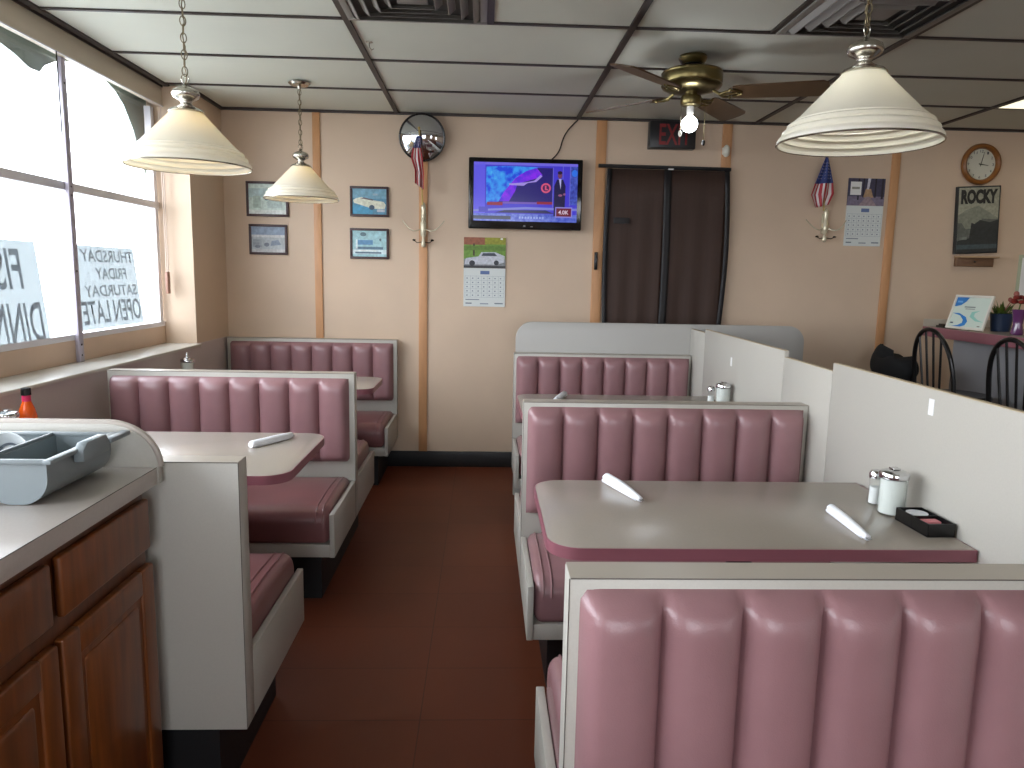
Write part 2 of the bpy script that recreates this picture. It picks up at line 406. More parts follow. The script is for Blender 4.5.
def seat_profile(yf, yb, z0, z1, d):
    """rounded seat section; yf front, yb back, d=+1 when the back lies at larger y"""
    pts = []
    def arc(cy, cz, r, a0, a1, n=6):
        for k in range(n+1):
            a = math.radians(a0+(a1-a0)*k/n); pts.append((cy+r*math.cos(a)*d, cz+r*math.sin(a)))
    rf, rb, rl = .065, .02, .02
    arc(yf+d*rl, z0+rl, rl, 270, 180, 3); arc(yf+d*rf, z1-rf, rf, 180, 90, 8)
    L = abs(yb-yf)
    for k in range(1, 6):
        q = k/6; pts.append((yf+d*(rf+(L-rf-rb)*q), z1+.008*math.sin(PI*q)))
    arc(yb-d*rb, z1-rb, rb, 90, 0, 3); arc(yb-d*rb, z0+rb, rb, 0, -90, 2)
    return pts
def booth(name, label, group, xa, xb, y0, aisle, near=None, far=None, t=.065, h=.912, mx_=.025, mt_=.022, padn=None, padf=None, header=None, zn=.42, zf=.472, seatmat=VINYL, lamface=LAM):
    """aisle 'R' means the open side is at xb, 'L' at xa"""
    root = thing(name, label, 'booth bench', ((xa+xb)/2, y0+t/2, 0), group)
    capm = mat('bench_cap', (172, 163, 150), .35)
    cp_ = MB(capm).box(xa+.001, xb-.001, y0+.001, y0+t-.001, h, h+.0015)
    xo = xb if aisle == 'R' else xa; SEAM = mat('laminate_seam', (84, 76, 70), .5)
    cp_.use(SEAM).tube([(xa+.002, y0+.0005, h), (xb-.002, y0+.0005, h)], .0011, 5); cp_.tube([(xo, y0+.0005, h), (xo, y0+.0005, .217)], .0009, 5)
    cp_.obj('cap', root)
    MB(lamface).box(xa, xb, y0, y0+t, .215, h, .0025).obj('back_panel', root)
    # toe kick
    k0 = y0-(near or 0)+.09 if near else y0+.012; k1 = y0+t+(far or 0)-.09 if far else y0+t-.005
    MB(BLACK).box(xa+(.075 if aisle == 'L' else 0), xb-(.075 if aisle == 'R' else 0), k0, k1, 0, .216).obj('toe_kick', root)
    for depth, d, pd in ((near, 1, padn), (far, -1, padf)):
        if not depth: continue
        yb = y0 if d == 1 else y0+t; yf = yb-d*depth; zt = zn if d == 1 else zf
        lo, hi = min(yf, yb), max(yf, yb)
        # seat box: side panel on the open side + rail under the cushion
        sa, sb = (xb-.02, xb) if aisle == 'R' else (xa, xa+.02)
        MB(LAM).box(sa, sb, lo, hi, .2155, .398, .002).obj('side_panel', root)
        ia, ib = (xa, xb-.0205) if aisle == 'R' else (xa+.0205, xb)
        MB(LAM).box(ia, ib, lo+.004, hi, .2155, .268, .002).obj('seat_rail', root)
        mb = MB(seatmat); loft_x(mb, seat_profile(yf+d*.006, yb-d*.004, .269, zt, d), ia+.002, ib-.002)
        cu = mb.obj('seat_cushion', root, smooth=50)
        # piping welts round the open end of the cushion
        pr = seat_profile(yf+d*.006, yb-d*.004, .269, zt, d)
        top = [q for q in pr if q[1] > .30]
        mp = MB(seatmat)
        for off in (.028, .055):
            xx = (ib-.002-off) if aisle == 'R' else (ia+.002+off)
            cy = (yf+yb)/2; cz = .3685
            mp.tube([(xx, q[0]-d*.0006, q[1]+.0008) for q in top[:-2]], .0032, 6)
        mp.obj('piping', cu)
    for pd, d in ((padn, -1), (padf, 1)):
        if not pd: continue
        mb = MB(VINYL); y = y0 if d == -1 else y0+t
        pad(mb, pd[0], pd[1], .490, h-mt_, y, d, 8)
        mb.obj('backrest_cushion', root, smooth=60)
    if header: header(root)
    return root
GL, GR = 'booth benches along the window wall', 'booth benches along the partition'
booth('booth_bench', 'grey laminate booth bench end beside the oak cabinet, its plain back facing the camera', GL, XL+.003, -.585, 1.745, 'R', far=.535, padf=(XL+.045, -.618), seatmat=VINYLD)
booth('booth_bench', 'middle double booth bench on the window side, eight mauve channels behind the white table', GL, -1.712, -.593, 3.392, 'R', near=.50, far=.53, h=.906, padn=(-1.700, -.618), padf=(-1.70, -.618), seatmat=VINYLD)
booth('booth_bench', 'mauve booth bench standing against the back wall under the framed pictures', GL, -1.748, -.595, WB-.088, 'R', near=.50, padn=(-1.728, -.618), seatmat=VINYLD)
booth('booth_bench', 'nearest double booth bench on the right, wide mauve channelled back filling the bottom corner', GR, .138, 1.178, 1.070, 'L', near=.50, far=.50, zf=.505, padn=(.155, 1.152), padf=(.155, 1.152), mt_=.016)
booth('booth_bench', 'double booth bench in the middle of the right row, behind the large mauve edged table', GR, .152, 1.214, 2.655, 'L', near=.45, far=.50, padn=(.168, 1.197), padf=(.168, 1.197), mt_=.016)
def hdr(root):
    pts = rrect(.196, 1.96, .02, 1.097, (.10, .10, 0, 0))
    MB(mat('screen_laminate', (168, 166, 161), .4)).prism(pts, 4.4165, 4.437, 'y', .002).obj('header_panel', root)  # laminate colour darkened to stand in for weaker light at the far end
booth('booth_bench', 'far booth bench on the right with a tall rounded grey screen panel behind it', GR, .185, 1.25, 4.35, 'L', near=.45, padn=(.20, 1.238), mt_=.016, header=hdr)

# partition right of the booths: stepped panels
pt = thing('partition', 'long low white laminate partition of stepped panels right of the booths', 'partition', (1.21, 3, 0))
CAP = mat('cap_strip', (186, 170, 142), .4)
for ya, yb, zt in ((.2, 2.487, 1.092), (2.490, 2.927, 1.063), (2.930, 4.10, 1.089), (4.103, 4.412, 1.070)):
    o = MB(LAM).box(1.2, 1.220, ya, yb, .02, zt, .0015).obj('panel', pt)
    MB(CAP).box(1.2015, 1.2185, ya+.001, yb-.001, zt, zt+.002).obj('cap', o)
MB(BLACK).box(1.203, 1.218, .2, 4.41, 0, .02).obj('base', pt)
pt.location = (1.2345, 3, 0); pt.rotation_euler.z = SKEW
def pface(y): return 1.2245 + (y-3)*.0225      # window-side face of the partition at depth y
for i, (yy, zz, lb) in enumerate(((1.892, 1.047, 'small white sticker on the partition above the large right table'), (3.60, .968, 'small white sticker on the far part of the partition'))):
    o = rebase(MB(PAPER).box(-.0012, 0, -.012, .012, -.024, .02).obj('sticker'), (0, 0, 0)); o.location = (pface(yy)-.0002, yy, zz); o.rotation_euler.z = SKEW
    tag(o, lb, 'sticker', 'white stickers on the partition')

# ================================================================== TABLES
def table(label, xa, xb, y0, y1, open_side, px, group):
    root = thing('booth_table', label, 'table', ((xa+xb)/2, (y0+y1)/2, 0), group)
    R = .085
    rs = (R, 0, 0, R) if open_side == 'R' else (0, R, R, 0)
    out = rrect(xa, xb, y0, y1, rs); i = .003
    inn = rrect(xa+i, xb-i, y0+i, y1-i, tuple(max(0, r-i) for r in rs))
    MB(TABLE).prism(inn, .713, .7425, 'z', .0012).obj('tabletop', root)
    t = bmesh.new(); n = len(out)
    V = [[t.verts.new((p[0], p[1], z)) for p in q] for q, z in ((out, .712), (out, .7415), (inn, .7415), (inn, .712))]
    for a in range(4):
        A, B_ = V[a], V[(a+1) % 4]
        for k in range(n): t.faces.new((A[k], A[(k+1) % n], B_[(k+1) % n], B_[k]))
    bmesh.ops.recalc_face_normals(t, faces=t.faces[:]); mb = MB(MAUVE); mb._m(t); mb.obj('edge_band', root)
    MB(BLACK).lathe([(0, .713), (.12, .713), (.12, .704), (.035, .69), (.035, .04), (.06, .03), (.24, .012), (.24, 0), (0, 0)], (px, (y0+y1)/2, 0), 24).obj('pedestal', root)
    return root
GT = 'laminate booth tables'
table('window side booth table under the large pendant, with one napkin roll', XL+.004, -.603, 2.235, 2.86, 'R', -1.2, GT)
table('far window side booth table, only its white corner showing past the middle bench', XL+.004, -.600, 3.97, 4.47, 'R', -1.2, GT)
table('large mauve edged booth table in the right foreground holding the sugar dispenser and black caddy', .16, 1.190, 1.64, 2.222, 'L', .72, GT)
table('far right booth table mostly hidden behind the middle bench', .182, 1.222, 3.28, 3.9, 'L', .72, GT)

# ================================================================== LEFT CABINET AND WORKTOP
cab = thing('base_cabinet', 'stained oak base cabinet with panel doors at the left edge', 'cabinet', (-1.1, .95, 0))
MB(OAKD).box(-1.40, -.79, .16, 1.692, .10, .8705, .003).obj('carcass', cab)
MB(BLACK).box(-1.36, -.85, .17, 1.69, 0, .10).obj('toe_kick', cab)
def front_panel(kind, ya, yb, z0, z1):
    mb = MB(OAK); x0, x1 = -.7895, -.772
    if kind == 'drawer':
        mb.box(x0, x1, ya, yb, z0, z1, .006, 3)
    else:
        fw_ = .058
        mb.box(x0, x1-.004, ya+.01, yb-.01, z0+.01, z1-.01)
        for a in ((ya, ya+fw_, z0, z1), (yb-fw_, yb, z0, z1), (ya+fw_-.002, yb-fw_+.002, z0, z0+fw_), (ya+fw_-.002, yb-fw_+.002, z1-fw_, z1)):
            mb.box(x0, x1+.002, a[0], a[1], a[2], a[3], .005, 3)
        q = fw_+.014
        mb.box(x0, x1+.001, ya+q, yb-q, z0+q, z1-q, .012, 2)
    return mb.obj(kind, cab)
for ya, yb in ((1.322, 1.684), (.93, 1.292), (.54, .90), (.17, .51)):
    front_panel('drawer', ya, yb, .723, .842); front_panel('door', ya-.012 if ya > 1.3 else ya, yb+.002, .13, .686)
wt = thing('worktop', 'grey laminate worktop on the oak cabinet with a rounded end splash', 'worktop', (-1.2, .95, .87))
MB(COUNTER).box(-1.758, -.758, .14, 1.70, .871, .911, .001).use(mat('laminate_seam', (84, 76, 70), .5)).tube([(-.758, .142, .9108), (-.758, 1.70, .9108)], .0010, 5).obj('slab', wt)
pts = [(-1.758, .872), (-1.758, 1.013)]
for k in range(13):
    a = PI/2*(1-k/12); pts.append((-.868+.113*math.cos(a), .911+.102*math.sin(a)))
pts += [(-.755, .872)]
MB(LAM).prism(pts, 1.702, 1.722, 'y', .001).obj('end_splash', wt)
MB(mat('splash_edge', (170, 160, 150), .4)).tube([(p[0]+.001 if p[0] > -.9 else p[0], 1.712, p[1]+.001) for p in pts[1:-1]], .0085, 8).obj('splash_edging', wt)

# grey utensil tub with a divider, and a bowl in it
TUB = mat('grey_tub_plastic', (124, 133, 136), .38, bump=.1, bscale=60)
def tub():
    y0, y1, z0, z1 = 1.415, 1.655, .912, 1.0
    root = thing('bus_tub', 'grey plastic utensil tub with round bottomed troughs on the left worktop', 'tub', (-1.02, (y0+y1)/2, z0))
    def U(xa, xb, zb, r, zt):
        o = [(xa, zt)]
        for k in range(9): a = PI+PI/2*k/8; o.append((xa+r+r*math.cos(a), zb+r+r*math.sin(a)))
        for k in range(9): a = 1.5*PI+PI/2*k/8; o.append((xb-r+r*math.cos(a), zb+r+r*math.sin(a)))
        return o+[(xb, zt)]
    for k in range(3):
        xb = -.838-.128*k; xa = xb-.122; th = .004
        out = U(xa, xb, z0, .052, z1-.004); inn = U(xa+th, xb-th, z0+th, .048, z1-.004)
        mb = MB(TUB).prism(out+inn[::-1], y0, y1, 'y')
        mb.prism(out, y0-.003, y0, 'y'); mb.prism(out, y1, y1+.003, 'y'); mb.obj('trough', root, smooth=40)
    X0, X1 = -.838-.128*3+.002, -.838
    mb = MB(TUB)
    mb.box(X1-.004, X1+.014, y0-.012, y1+.012, z1-.006, z1+.003, .003, 2); mb.box(X0-.014, X0+.004, y0-.012, y1+.012, z1-.006, z1+.003, .003, 2)
    mb.box(X0, X1, y0-.012, y0+.003, z1-.006, z1+.003, .003, 2); mb.box(X0, X1, y1-.003, y1+.012, z1-.006, z1+.003, .003, 2)
    for k in (1, 2): mb.box(X1-.128*k-.0005, X1-.128*k+.0065, y0, y1, z1-.006, z1+.003, .002, 2)
    mb.obj('rim', root)
    MB(TUB).prism([(1.497, 1.0), (1.515, 1.014), (1.592, 1.014), (1.604, 1.0), (1.604, .975), (1.497, .975)], -.834, -.812, 'x', .004).obj('handle', root)
    MB(TUB).box(-.832, -.808, 1.604, 1.695, .990, 1.002, .005).obj('lip', root)
    return root
tub()
bw = thing('bowl', 'white bowl tipped on its side in the grey tub', 'bowl', (-1.022, 1.60, .92))
Mt = Matrix.Rotation(math.radians(76), 4, 'X') @ Matrix.Rotation(math.radians(12), 4, 'Y')
PLATE = mat('cloudy_plate', (222, 226, 226), .25)
MB(PLATE).lathe([(0, .006), (.02, .004), (.032, .014), (.044, .034), (.047, .035), (.035, .009), (.02, -.004), (0, -.004)], (-1.022, 1.60, .966), 28, Mt, ).use(mat('bowl_mark', (110, 115, 125), .4)).lathe([(.02, .0046), (.024, .0085), (.024, .010), (.019, .006)], (-1.022, 1.60, .966), 28, Mt).obj('shell', bw)

# ================================================================== TABLE-TOP THINGS
def sugar(label, x, y, z=.7426, spout=False):
    r = thing('sugar_dispenser', label, 'sugar dispenser', (x, y, z), 'sugar dispensers on the booth tables')
    SUG = mat('sugar', (240, 240, 236), .9)
    n = 20
    MB(SUG).lathe([(0, z+.004), (.0312, z+.004), (.0312, z+.096), (0, z+.097)], (x, y, 0), 24).obj('sugar', r)
    mb = MB(JAR); t = bmesh.new(); R = []
    for zz, rad in ((z, .03), (z+.004, .035), (z+.07, .0345), (z+.095, .036), (z+.105, .034)):
        R.append([t.verts.new((x+(rad*(1+.03*math.cos(k*PI)))*math.cos(2*PI*k/(2*n)), y+(rad*(1+.03*math.cos(k*PI)))*math.sin(2*PI*k/(2*n)), zz)) for k in range(2*n)])
    for a, b_ in zip(R, R[1:]):
        for k in range(2*n): t.faces.new((a[k], a[(k+1) % (2*n)], b_[(k+1) % (2*n)], b_[k]))
    t.faces.new(R[0][::-1]); mb._m(t); mb.obj('jar', r, smooth=20)
    MB(mat('milky_flutes', (225, 228, 222), .2)).lathe([(.0328, z+.004), (.0330, z+.098), (.0322, z+.098), (.0320, z+.006)], (x, y, 0), 24).obj('frosting', r)
    ld = MB(CHROME).lathe([(.0365, z+.100), (.0385, z+.102), (.0385, z+.113), (.036, z+.118), (.020, z+.124), (0, z+.126)], (x, y, 0), 28).obj('lid', r)
    MB(CHROME).box(x-.011, x+.011, y-.012, y+.012, z+.1255, z+.129, .001).obj('flap', ld)
    if spout: MB(CHROME).lathe([(.012, z+.128), (.008, z+.14), (.006, z+.155), (.0, z+.156)], (x, y, 0), 14).obj('spout', ld)
    return r
def shaker(label, x, y, fill, z=.7426):
    r = thing('salt_shaker', label, 'shaker', (x, y, z), 'shakers on the booth tables')
    MB(fill).lathe([(0, z+.003), (.016, z+.003), (.015, z+.05), (0, z+.052)], (x, y, 0), 18).obj('contents', r)
    MB(JAR).lathe([(0, z), (.02, z), (.021, z+.01), (.0165, z+.055), (.018, z+.075), (.017, z+.08)], (x, y, 0), 12).obj('jar', r)
    MB(CHROME).lathe([(.019, z+.076), (.0195, z+.088), (.014, z+.098), (0, z+.102)], (x, y, 0), 18).obj('cap', r)
    return r
sugar('glass sugar dispenser with chrome lid on the large right hand table', 1.130, 1.915)
SALT = mat('salt', (236, 236, 234), .9); PEP = mat('pepper', (70, 62, 56), .9)
shaker('glass salt shaker standing behind the sugar dispenser on the large right table', 1.130, 2.003, SALT)
sugar('sugar dispenser beyond the middle right bench, against the partition', 1.190, 3.55)
shaker('shaker just left of the far right sugar dispenser', 1.145, 3.60, SALT)
sugar('sugar dispenser on the far window side table below the sill end', -1.69, 4.25, .7426, True)
sugar('sugar dispenser by the window wall, behind the rounded worktop splash', -1.665, 2.60)
shaker('shaker at the left picture edge beside the hot sauce bottle', -1.728, 2.625, PEP)
hs = thing('hot_sauce_bottle', 'orange hot sauce bottle with black cap on the window side table', 'bottle', (-1.655, 2.70, .7426))
z = .7426
MB(mat('hot_sauce', (214, 84, 20), .2)).lathe([(0, z), (.03, z), (.031, z+.006), (.031, z+.085), (.024, z+.115), (.0145, z+.14), (.0135, z+.165), (0, z+.165)], (-1.655, 2.70, 0), 24).obj('bottle', hs)
MB(mat('sauce_band', (190, 30, 80), .4)).lathe([(.0150, z+.142), (.0145, z+.164), (.0140, z+.164), (.0145, z+.142)], (-1.655, 2.70, 0), 20, close=True).obj('neck_band', hs)
MB(mat('sauce_label', (235, 190, 60), .5)).lathe([(.0315, z+.02), (.0315, z+.08), (.0311, z+.08), (.0311, z+.02)], (-1.655, 2.70, 0), 24, close=True).obj('label', hs)
MB(CASE).lathe([(0, z+.164), (.0165, z+.164), (.016, z+.19), (0, z+.192)], (-1.655, 2.70, 0), 20).obj('cap', hs)
tag(rebase(MB(mat('red_wrap', (190, 60, 50), .5)).box(-1.64, -1.60, 4.24, 4.30, .7428, .785, .008).obj('jelly_tray'), (-1.62, 4.27, .7428)), 'small red packet box beside the far window side sugar dispenser', 'packet box')
def napkin(label, a, b_, ra=.017, rb=.009):
    a = Vector((*a, .7426)); b_ = Vector((*b_, .7426)); d = (b_-a); L = d.length; ang = math.atan2(d.y, d.x)
    r = thing('napkin_roll', label, 'napkin roll', a, 'silverware rolled in white napkins')
    M_ = Matrix.Translation(a) @ Matrix.Rotation(ang, 4, 'Z')
    n = 16; t = bmesh.new(); R = []
    prof = [(0, ra*.8), (.006, ra), (L*.45, ra*.98), (L*.75, (ra+rb)/2), (L-.004, rb), (L, rb*.8)]
    for x, q in prof:
        R.append([t.verts.new((x, q*(1+.06*math.sin(3*k))*math.cos(2*PI*k/n), max(0, q*.85+q*.85*(1+.05*math.cos(5*k))*math.sin(2*PI*k/n)))) for k in range(n)])
    for p_, q_ in zip(R, R[1:]):
        for k in range(n): t.faces.new((p_[k], p_[(k+1) % n], q_[(k+1) % n], q_[k]))
    t.faces.new(R[0][::-1]); t.faces.new(R[-1]); bmesh.ops.recalc_face_normals(t, faces=t.faces[:])
    bmesh.ops.transform(t, matrix=M_, verts=t.verts[:]); mb = MB(NAPKIN); mb._m(t); mb.obj('napkin', r, smooth=60)
    # loose flap edge along the roll
    mb = MB(NAPKIN)
    def fl(u, v):
        x = L*(.03+.9*u); q = (ra*(1-u)+rb*u); an = -.2 - v*1.1
        p_ = Vector((x, -q*(1.06+.25*v)*math.cos(an*.9), max(.0015, q*.85+q*1.0*math.sin(an)))); return M_ @ p_
    mb.grid(fl, 8, 4); o = mb.obj('fold', r, smooth=60); o.modifiers.new('s', 'SOLIDIFY').thickness = .0015
    MB(mat('fork_grey', (190, 190, 195), .25, .9)).box(L-.006, L+.012, -.006, .006, .006, .0085, .001, 1, M_).obj('fork_tip', r)
    return r
napkin('napkin roll near the left corner of the large right table', (.388, 2.205), (.452, 2.0))
napkin('napkin roll lying in front of the sugar dispenser on the large right table', (.965, 1.925), (.952, 1.70), .014, .009)
napkin('napkin roll on the window side table under the big pendant', (-.825, 2.60), (-.725, 2.775), .015, .013)
napkin('napkin roll whose white tip shows over the middle right bench', (.435, 3.83), (.36, 3.62), .017, .012)
cy_ = thing('packet_caddy', 'black plastic caddy of packets beside the sugar dispenser', 'caddy', (1.151, 1.795, .7426))
Mc = Matrix.Translation((1.151, 1.795, .7426)) @ Matrix.Rotation(math.radians(1.5), 4, 'Z')
mb = MB(CASE).box(-.036, .036, -.07, .07, 0, .004, 0, 1, Mc)
for a in ((-.036, -.032, -.07, .07), (.032, .036, -.07, .07), (-.036, .036, -.07, -.066), (-.036, .036, .066, .07), (-.036, .036, -.004, .0)): mb.box(*a, 0, .034, .001, 1, Mc)
mb.obj('tray', cy_)
MB(mat('creamer_white', (210, 212, 215), .4)).lathe([(0, 0), (.02, 0), (.026, .024), (.027, .026), (0, .027)], Mc @ Vector((0, .034, .0045)), 20).obj('creamer_cup', cy_)
MB(mat('packet_pink', (200, 120, 125), .5)).box(-.022, .022, -.036, -.01, .0045, .029, .002, 1, Mc).use(P(60, 60, 65)).box(-.026, .026, -.063, -.040, .0045, .026, .002, 1, Mc).obj('packet', cy_)

# ================================================================== PENDANT LAMPS
def pendant(label, x, y, zr, BULB=BULB):
    r = thing('pendant_lamp', label, 'pendant lamp', (x, y, zr), 'opal glass pendant lamps')
    outer = [(.2215, 0), (.2220, .010), (.2175, .0175), (.2085, .0190), (.2080, .0210), (.2108, .026), (.2095, .033), (.203, .0375), (.1950, .0385), (.1948, .0405), (.1978, .0445), (.1960, .051), (.190, .0550), (.1820, .0560), (.1825, .0600), (.165, .0740), (.11, .129), (.070, .170), (.056, .185)]
    K = .948; outer = [(q*K, zz) for q, zz in outer]
    inner = [(q-.004, zz-.001) for q, zz in outer[::-1]]
    MB(SHADE).lathe([(q, zr+zz) for q, zz in outer+inner], (x, y, 0), 64, close=True).obj('shade', r, smooth=28)
    pts = [(x+.2222*K*math.cos(2*PI*k/64), y+.2222*K*math.sin(2*PI*k/64), zr) for k in range(64)]
    MB(METAL).tube(pts, .0028, 6, True).obj('rim', r)
    c0 = zr+.181
    MB(METAL).lathe([(.0, c0+.001), (.058, c0), (.060, c0+.004), (.052, c0+.012), (.034, c0+.020), (.020, c0+.028), (.017, c0+.036), (.024, c0+.042), (.042, c0+.052), (.047, c0+.064), (.042, c0+.076), (.026, c0+.085), (.010, c0+.090), (.007, c0+.10), (0, c0+.101)], (x, y, 0), 36).obj('cap', r, smooth=70)
    def link(mb, zc, ang, a=.0095, bb=.0165):
        q = []
        for k in range(14):
            t = 2*PI*k/14; q.append((x+a*math.cos(t)*math.cos(ang), y+a*math.cos(t)*math.sin(ang), zc+bb*math.sin(t)))
        mb.tube(q, .0020, 5, True)
    mb = MB(METAL); link(mb, c0+.114, .5, .013, .016); mb.obj('loop', r)
    mb = MB(mat('chain_metal', (120, 108, 84), .35, .9)); zc = c0+.139; k = 0
    while zc < CZ-.03: link(mb, zc, .5+k*PI/2); zc += .0275; k += 1
    mb.tube([(x+.004*math.sin(q*1.4), y+.003, c0+.10+(CZ-.02-c0-.10)*q/20) for q in range(21)], .0022, 5)
    mb.obj('chain', r)
    MB(METAL).lathe([(0, CZ-.04), (.008, CZ-.038), (.012, CZ-.024), (.05, CZ-.018), (.062, CZ-.006), (.062, CZ-.0055), (0, CZ-.0055)], (x, y, 0), 28).obj('canopy', r)
    MB(mat('socket_white', (225, 222, 214), .5)).lathe([(0, c0-.001), (.02, c0-.001), (.02, c0-.022), (0, c0-.022)], (x, y, 0), 20).obj('socket', r)
    MB(BULB).lathe([(0, c0-.022), (.014, c0-.025), (.028, c0-.05), (.030, c0-.065), (.022, c0-.083), (0, c0-.091)], (x, y, 0), 20).obj('bulb', r)
    return r
def plight(name, loc, energy, col, size=.03):
    l = bpy.data.lights.new(name, 'POINT'); l.energy = energy; l.color = col; l.shadow_soft_size = size
    o = bpy.data.objects.new(name, l); COL.objects.link(o); o.location = loc
for lb, x, y, zr, e, bm_, dz in (('large glass pendant lamp hanging in front of the window', -1.045, 2.72, H0+.355, 2.2, BULB, .12),
                     ('far, smaller looking pendant lamp in front of the framed pictures', -1.065, 4.43, H0+.410, 2.4, BULB, .10),
                     ('glass pendant lamp at the top right below the slatted vent', 1.02, 2.06, H0+.3755, .9, BULBN, .07)):
    pendant(lb, x, y, zr, bm_)

# ================================================================== CEILING FAN
FX, FY, FZ = .985, 3.68, CZ
fan = thing('ceiling_fan', 'brass ceiling fan with brown wooden blades and one bare lit bulb', 'ceiling fan', (FX, FY, FZ-.005))
MB(BRASS).lathe([(0, CZ-.006), (.065, CZ-.006), (.068, CZ-.018), (.06, CZ-.035), (.05, CZ-.045), (0, CZ-.045)], (FX, FY, 0), 36).obj('canopy', fan)
MB(CASE).lathe([(0, CZ-.044), (.045, CZ-.044), (.055, CZ-.075), (0, CZ-.075)], (FX, FY, 0), 30).obj('collar', fan)
MB(BRASS).lathe([(0, CZ-.073), (.125, CZ-.075), (.140, CZ-.079), (.145, CZ-.086), (.143, CZ-.092), (.1445, CZ-.097), (.1445, CZ-.132), (.142, CZ-.137), (.1445, CZ-.143), (.139, CZ-.152), (.118, CZ-.162), (.06, CZ-.170), (0, CZ-.172)], (FX, FY, 0), 56).obj('motor_housing', fan)
MB(BRASS).lathe([(0, CZ-.170), (.03, CZ-.170), (.03, CZ-.186), (.046, CZ-.190), (.049, CZ-.196), (.049, CZ-.226), (.045, CZ-.233), (.030, CZ-.238), (0, CZ-.239)], (FX, FY, 0), 36).obj('switch_housing', fan)
MB(mat('socket_white2', (225, 222, 214), .5)).lathe([(0, CZ-.237), (.017, CZ-.237), (.016, CZ-.284), (0, CZ-.284)], (FX, FY, 0), 20).obj('socket', fan)
MB(BULBC).lathe([(0, CZ-.282), (.016, CZ-.285)]+[(.0385*math.sin(math.radians(t)), CZ-.320+.0385*math.cos(math.radians(t))) for t in range(30, 180, 12)]+[(0, CZ-.3585)], (FX, FY, 0), 28).obj('bulb', fan)
zb = CZ-.178
for ang in (52, 132, 226, 343):
    A = math.radians(ang); Mb = Matrix.Translation((FX, FY, zb)) @ Matrix.Rotation(A, 4, 'Z')
    Mt_ = Mb @ Matrix.Translation((0, 0, 0)) @ Matrix.Rotation(math.radians(-14), 4, 'X')
    pts = [(.19, -.05), (.22, -.058), (.42, -.066), (.585, -.070), (.612, -.055), (.62, -.02), (.62, .02), (.612, .055), (.585, .070), (.42, .066), (.22, .058), (.19, .05)]
    bl = MB(WOODB).prism(pts, -.003, .004, 'z', 0, Mt_).obj('blade', fan)
    ir = MB(BRASS)
    ir.tube([Mb @ Vector(q) for q in ((.10, 0, .012), (.13, .0, -.004), (.16, 0, -.010), (.19, 0, -.008), (.22, 0, -.005))], .007, 8)
    for s_ in (-1, 1):
        ir.tube([Mt_ @ Vector(q) for q in ((.13, 0, -.010), (.15, s_*.022, -.012), (.18, s_*.034, -.009), (.21, s_*.026, -.006), (.235, s_*.006, -.006))], .005, 8)
        ir.ball(Mt_ @ Vector((.18, s_*.034, -.008)), .009, seg=10)
    ir.obj('blade_iron', bl)
for dx, dz, mtb in ((-.052, .125, mat('pull_ivory', (235, 230, 215), .3)), (.064, .165, CASE)):
    mb = MB(BRASS).tube([(FX+dx*.7, FY-.02, CZ-.215), (FX+dx, FY-.03, CZ-.235), (FX+dx, FY-.03, CZ-.235-dz)], .0013, 5)
    mb.use(mtb).ball((FX+dx, FY-.03, CZ-.245-dz), .009, (1, 1, 1.6), 12); mb.obj('pull_chain', fan)
plight('fan_glow', (FX, FY, CZ-.42), 1.2, (.95, .97, 1), .04)

# ceiling vents
def vent(label, xc, yc):
    r = thing('ceiling_vent', label, 'ceiling vent', (xc, yc, CZ-.012), 'square ceiling air vents')
    MB(mat('vent_dark', (70, 68, 66), .7)).box(xc-.285, xc+.285, yc-.285, yc+.285, CZ-.003, CZ+.003).obj('duct', r)
    mb = MB(VENT)
    for a in ((-.292, .292, -.292, -.262), (-.292, .292, .262, .292), (-.292, -.262, -.262, .262), (.262, .292, -.262, .262)): mb.box(xc+a[0], xc+a[1], yc+a[2], yc+a[3], CZ-.012, CZ-.003, .002)
    mb.obj('frame', r)
    for k, q in enumerate((.235, .185, .135, .085)):
        mb = MB(VENT)
        for a in range(4):
            M_ = Matrix.Translation((xc, yc, CZ-.014)) @ Matrix.Rotation(a*PI/2, 4, 'Z')
            mb.prism([(q, -.012), (q+.004, -.012), (q+.03, .011), (q+.026, .011)], -q-.01, q+.01, 'y', 0, M_)
        mb.obj('louver', r)
    MB(VENT).box(xc-.06, xc+.06, yc-.06, yc+.06, CZ-.018, CZ-.012, .002).box(xc-.055, xc+.055, yc-.004, yc+.004, CZ-.012, CZ-.003).obj('center_plate', r)
vent('square slatted ceiling vent at the top edge left of centre', GX0+.305, 3.026)
vent('square slatted ceiling vent above the right pendant lamp', GX0+1.83+.305, 3.026)
lp = thing('ceiling_light', 'lit recessed ceiling light panel at the top right', 'ceiling light', (3.67, 4.246, CZ))
MB(mat('lens_lit', (250, 245, 225), .4, emit=1.3, ecol=(255, 246, 214))).box(3.08, 4.26, 3.96, 4.54, CZ-.002, CZ+.003).obj('lens', lp)
MB(mat('lens_frame', (200, 198, 190), .5)).box(3.077, 3.087, 3.955, 4.545, CZ-.005, CZ-.002).box(4.253, 4.263, 3.955, 4.545, CZ-.005, CZ-.002).obj('frame', lp)
# small hook on the grid and cable
hk = MB(METAL).tube([(-.545, 3.62, CZ-.006), (-.545, 3.62, CZ-.03), (-.535, 3.62, CZ-.042), (-.525, 3.62, CZ-.036)], .003, 6).box(-.56, -.53, 3.61, 3.63, CZ-.009, CZ-.006)
tag(rebase(hk.obj('ceiling_hook'), (-.545, 3.62, CZ-.03)), 'small metal hook on the ceiling grid near the left vent', 'hook')

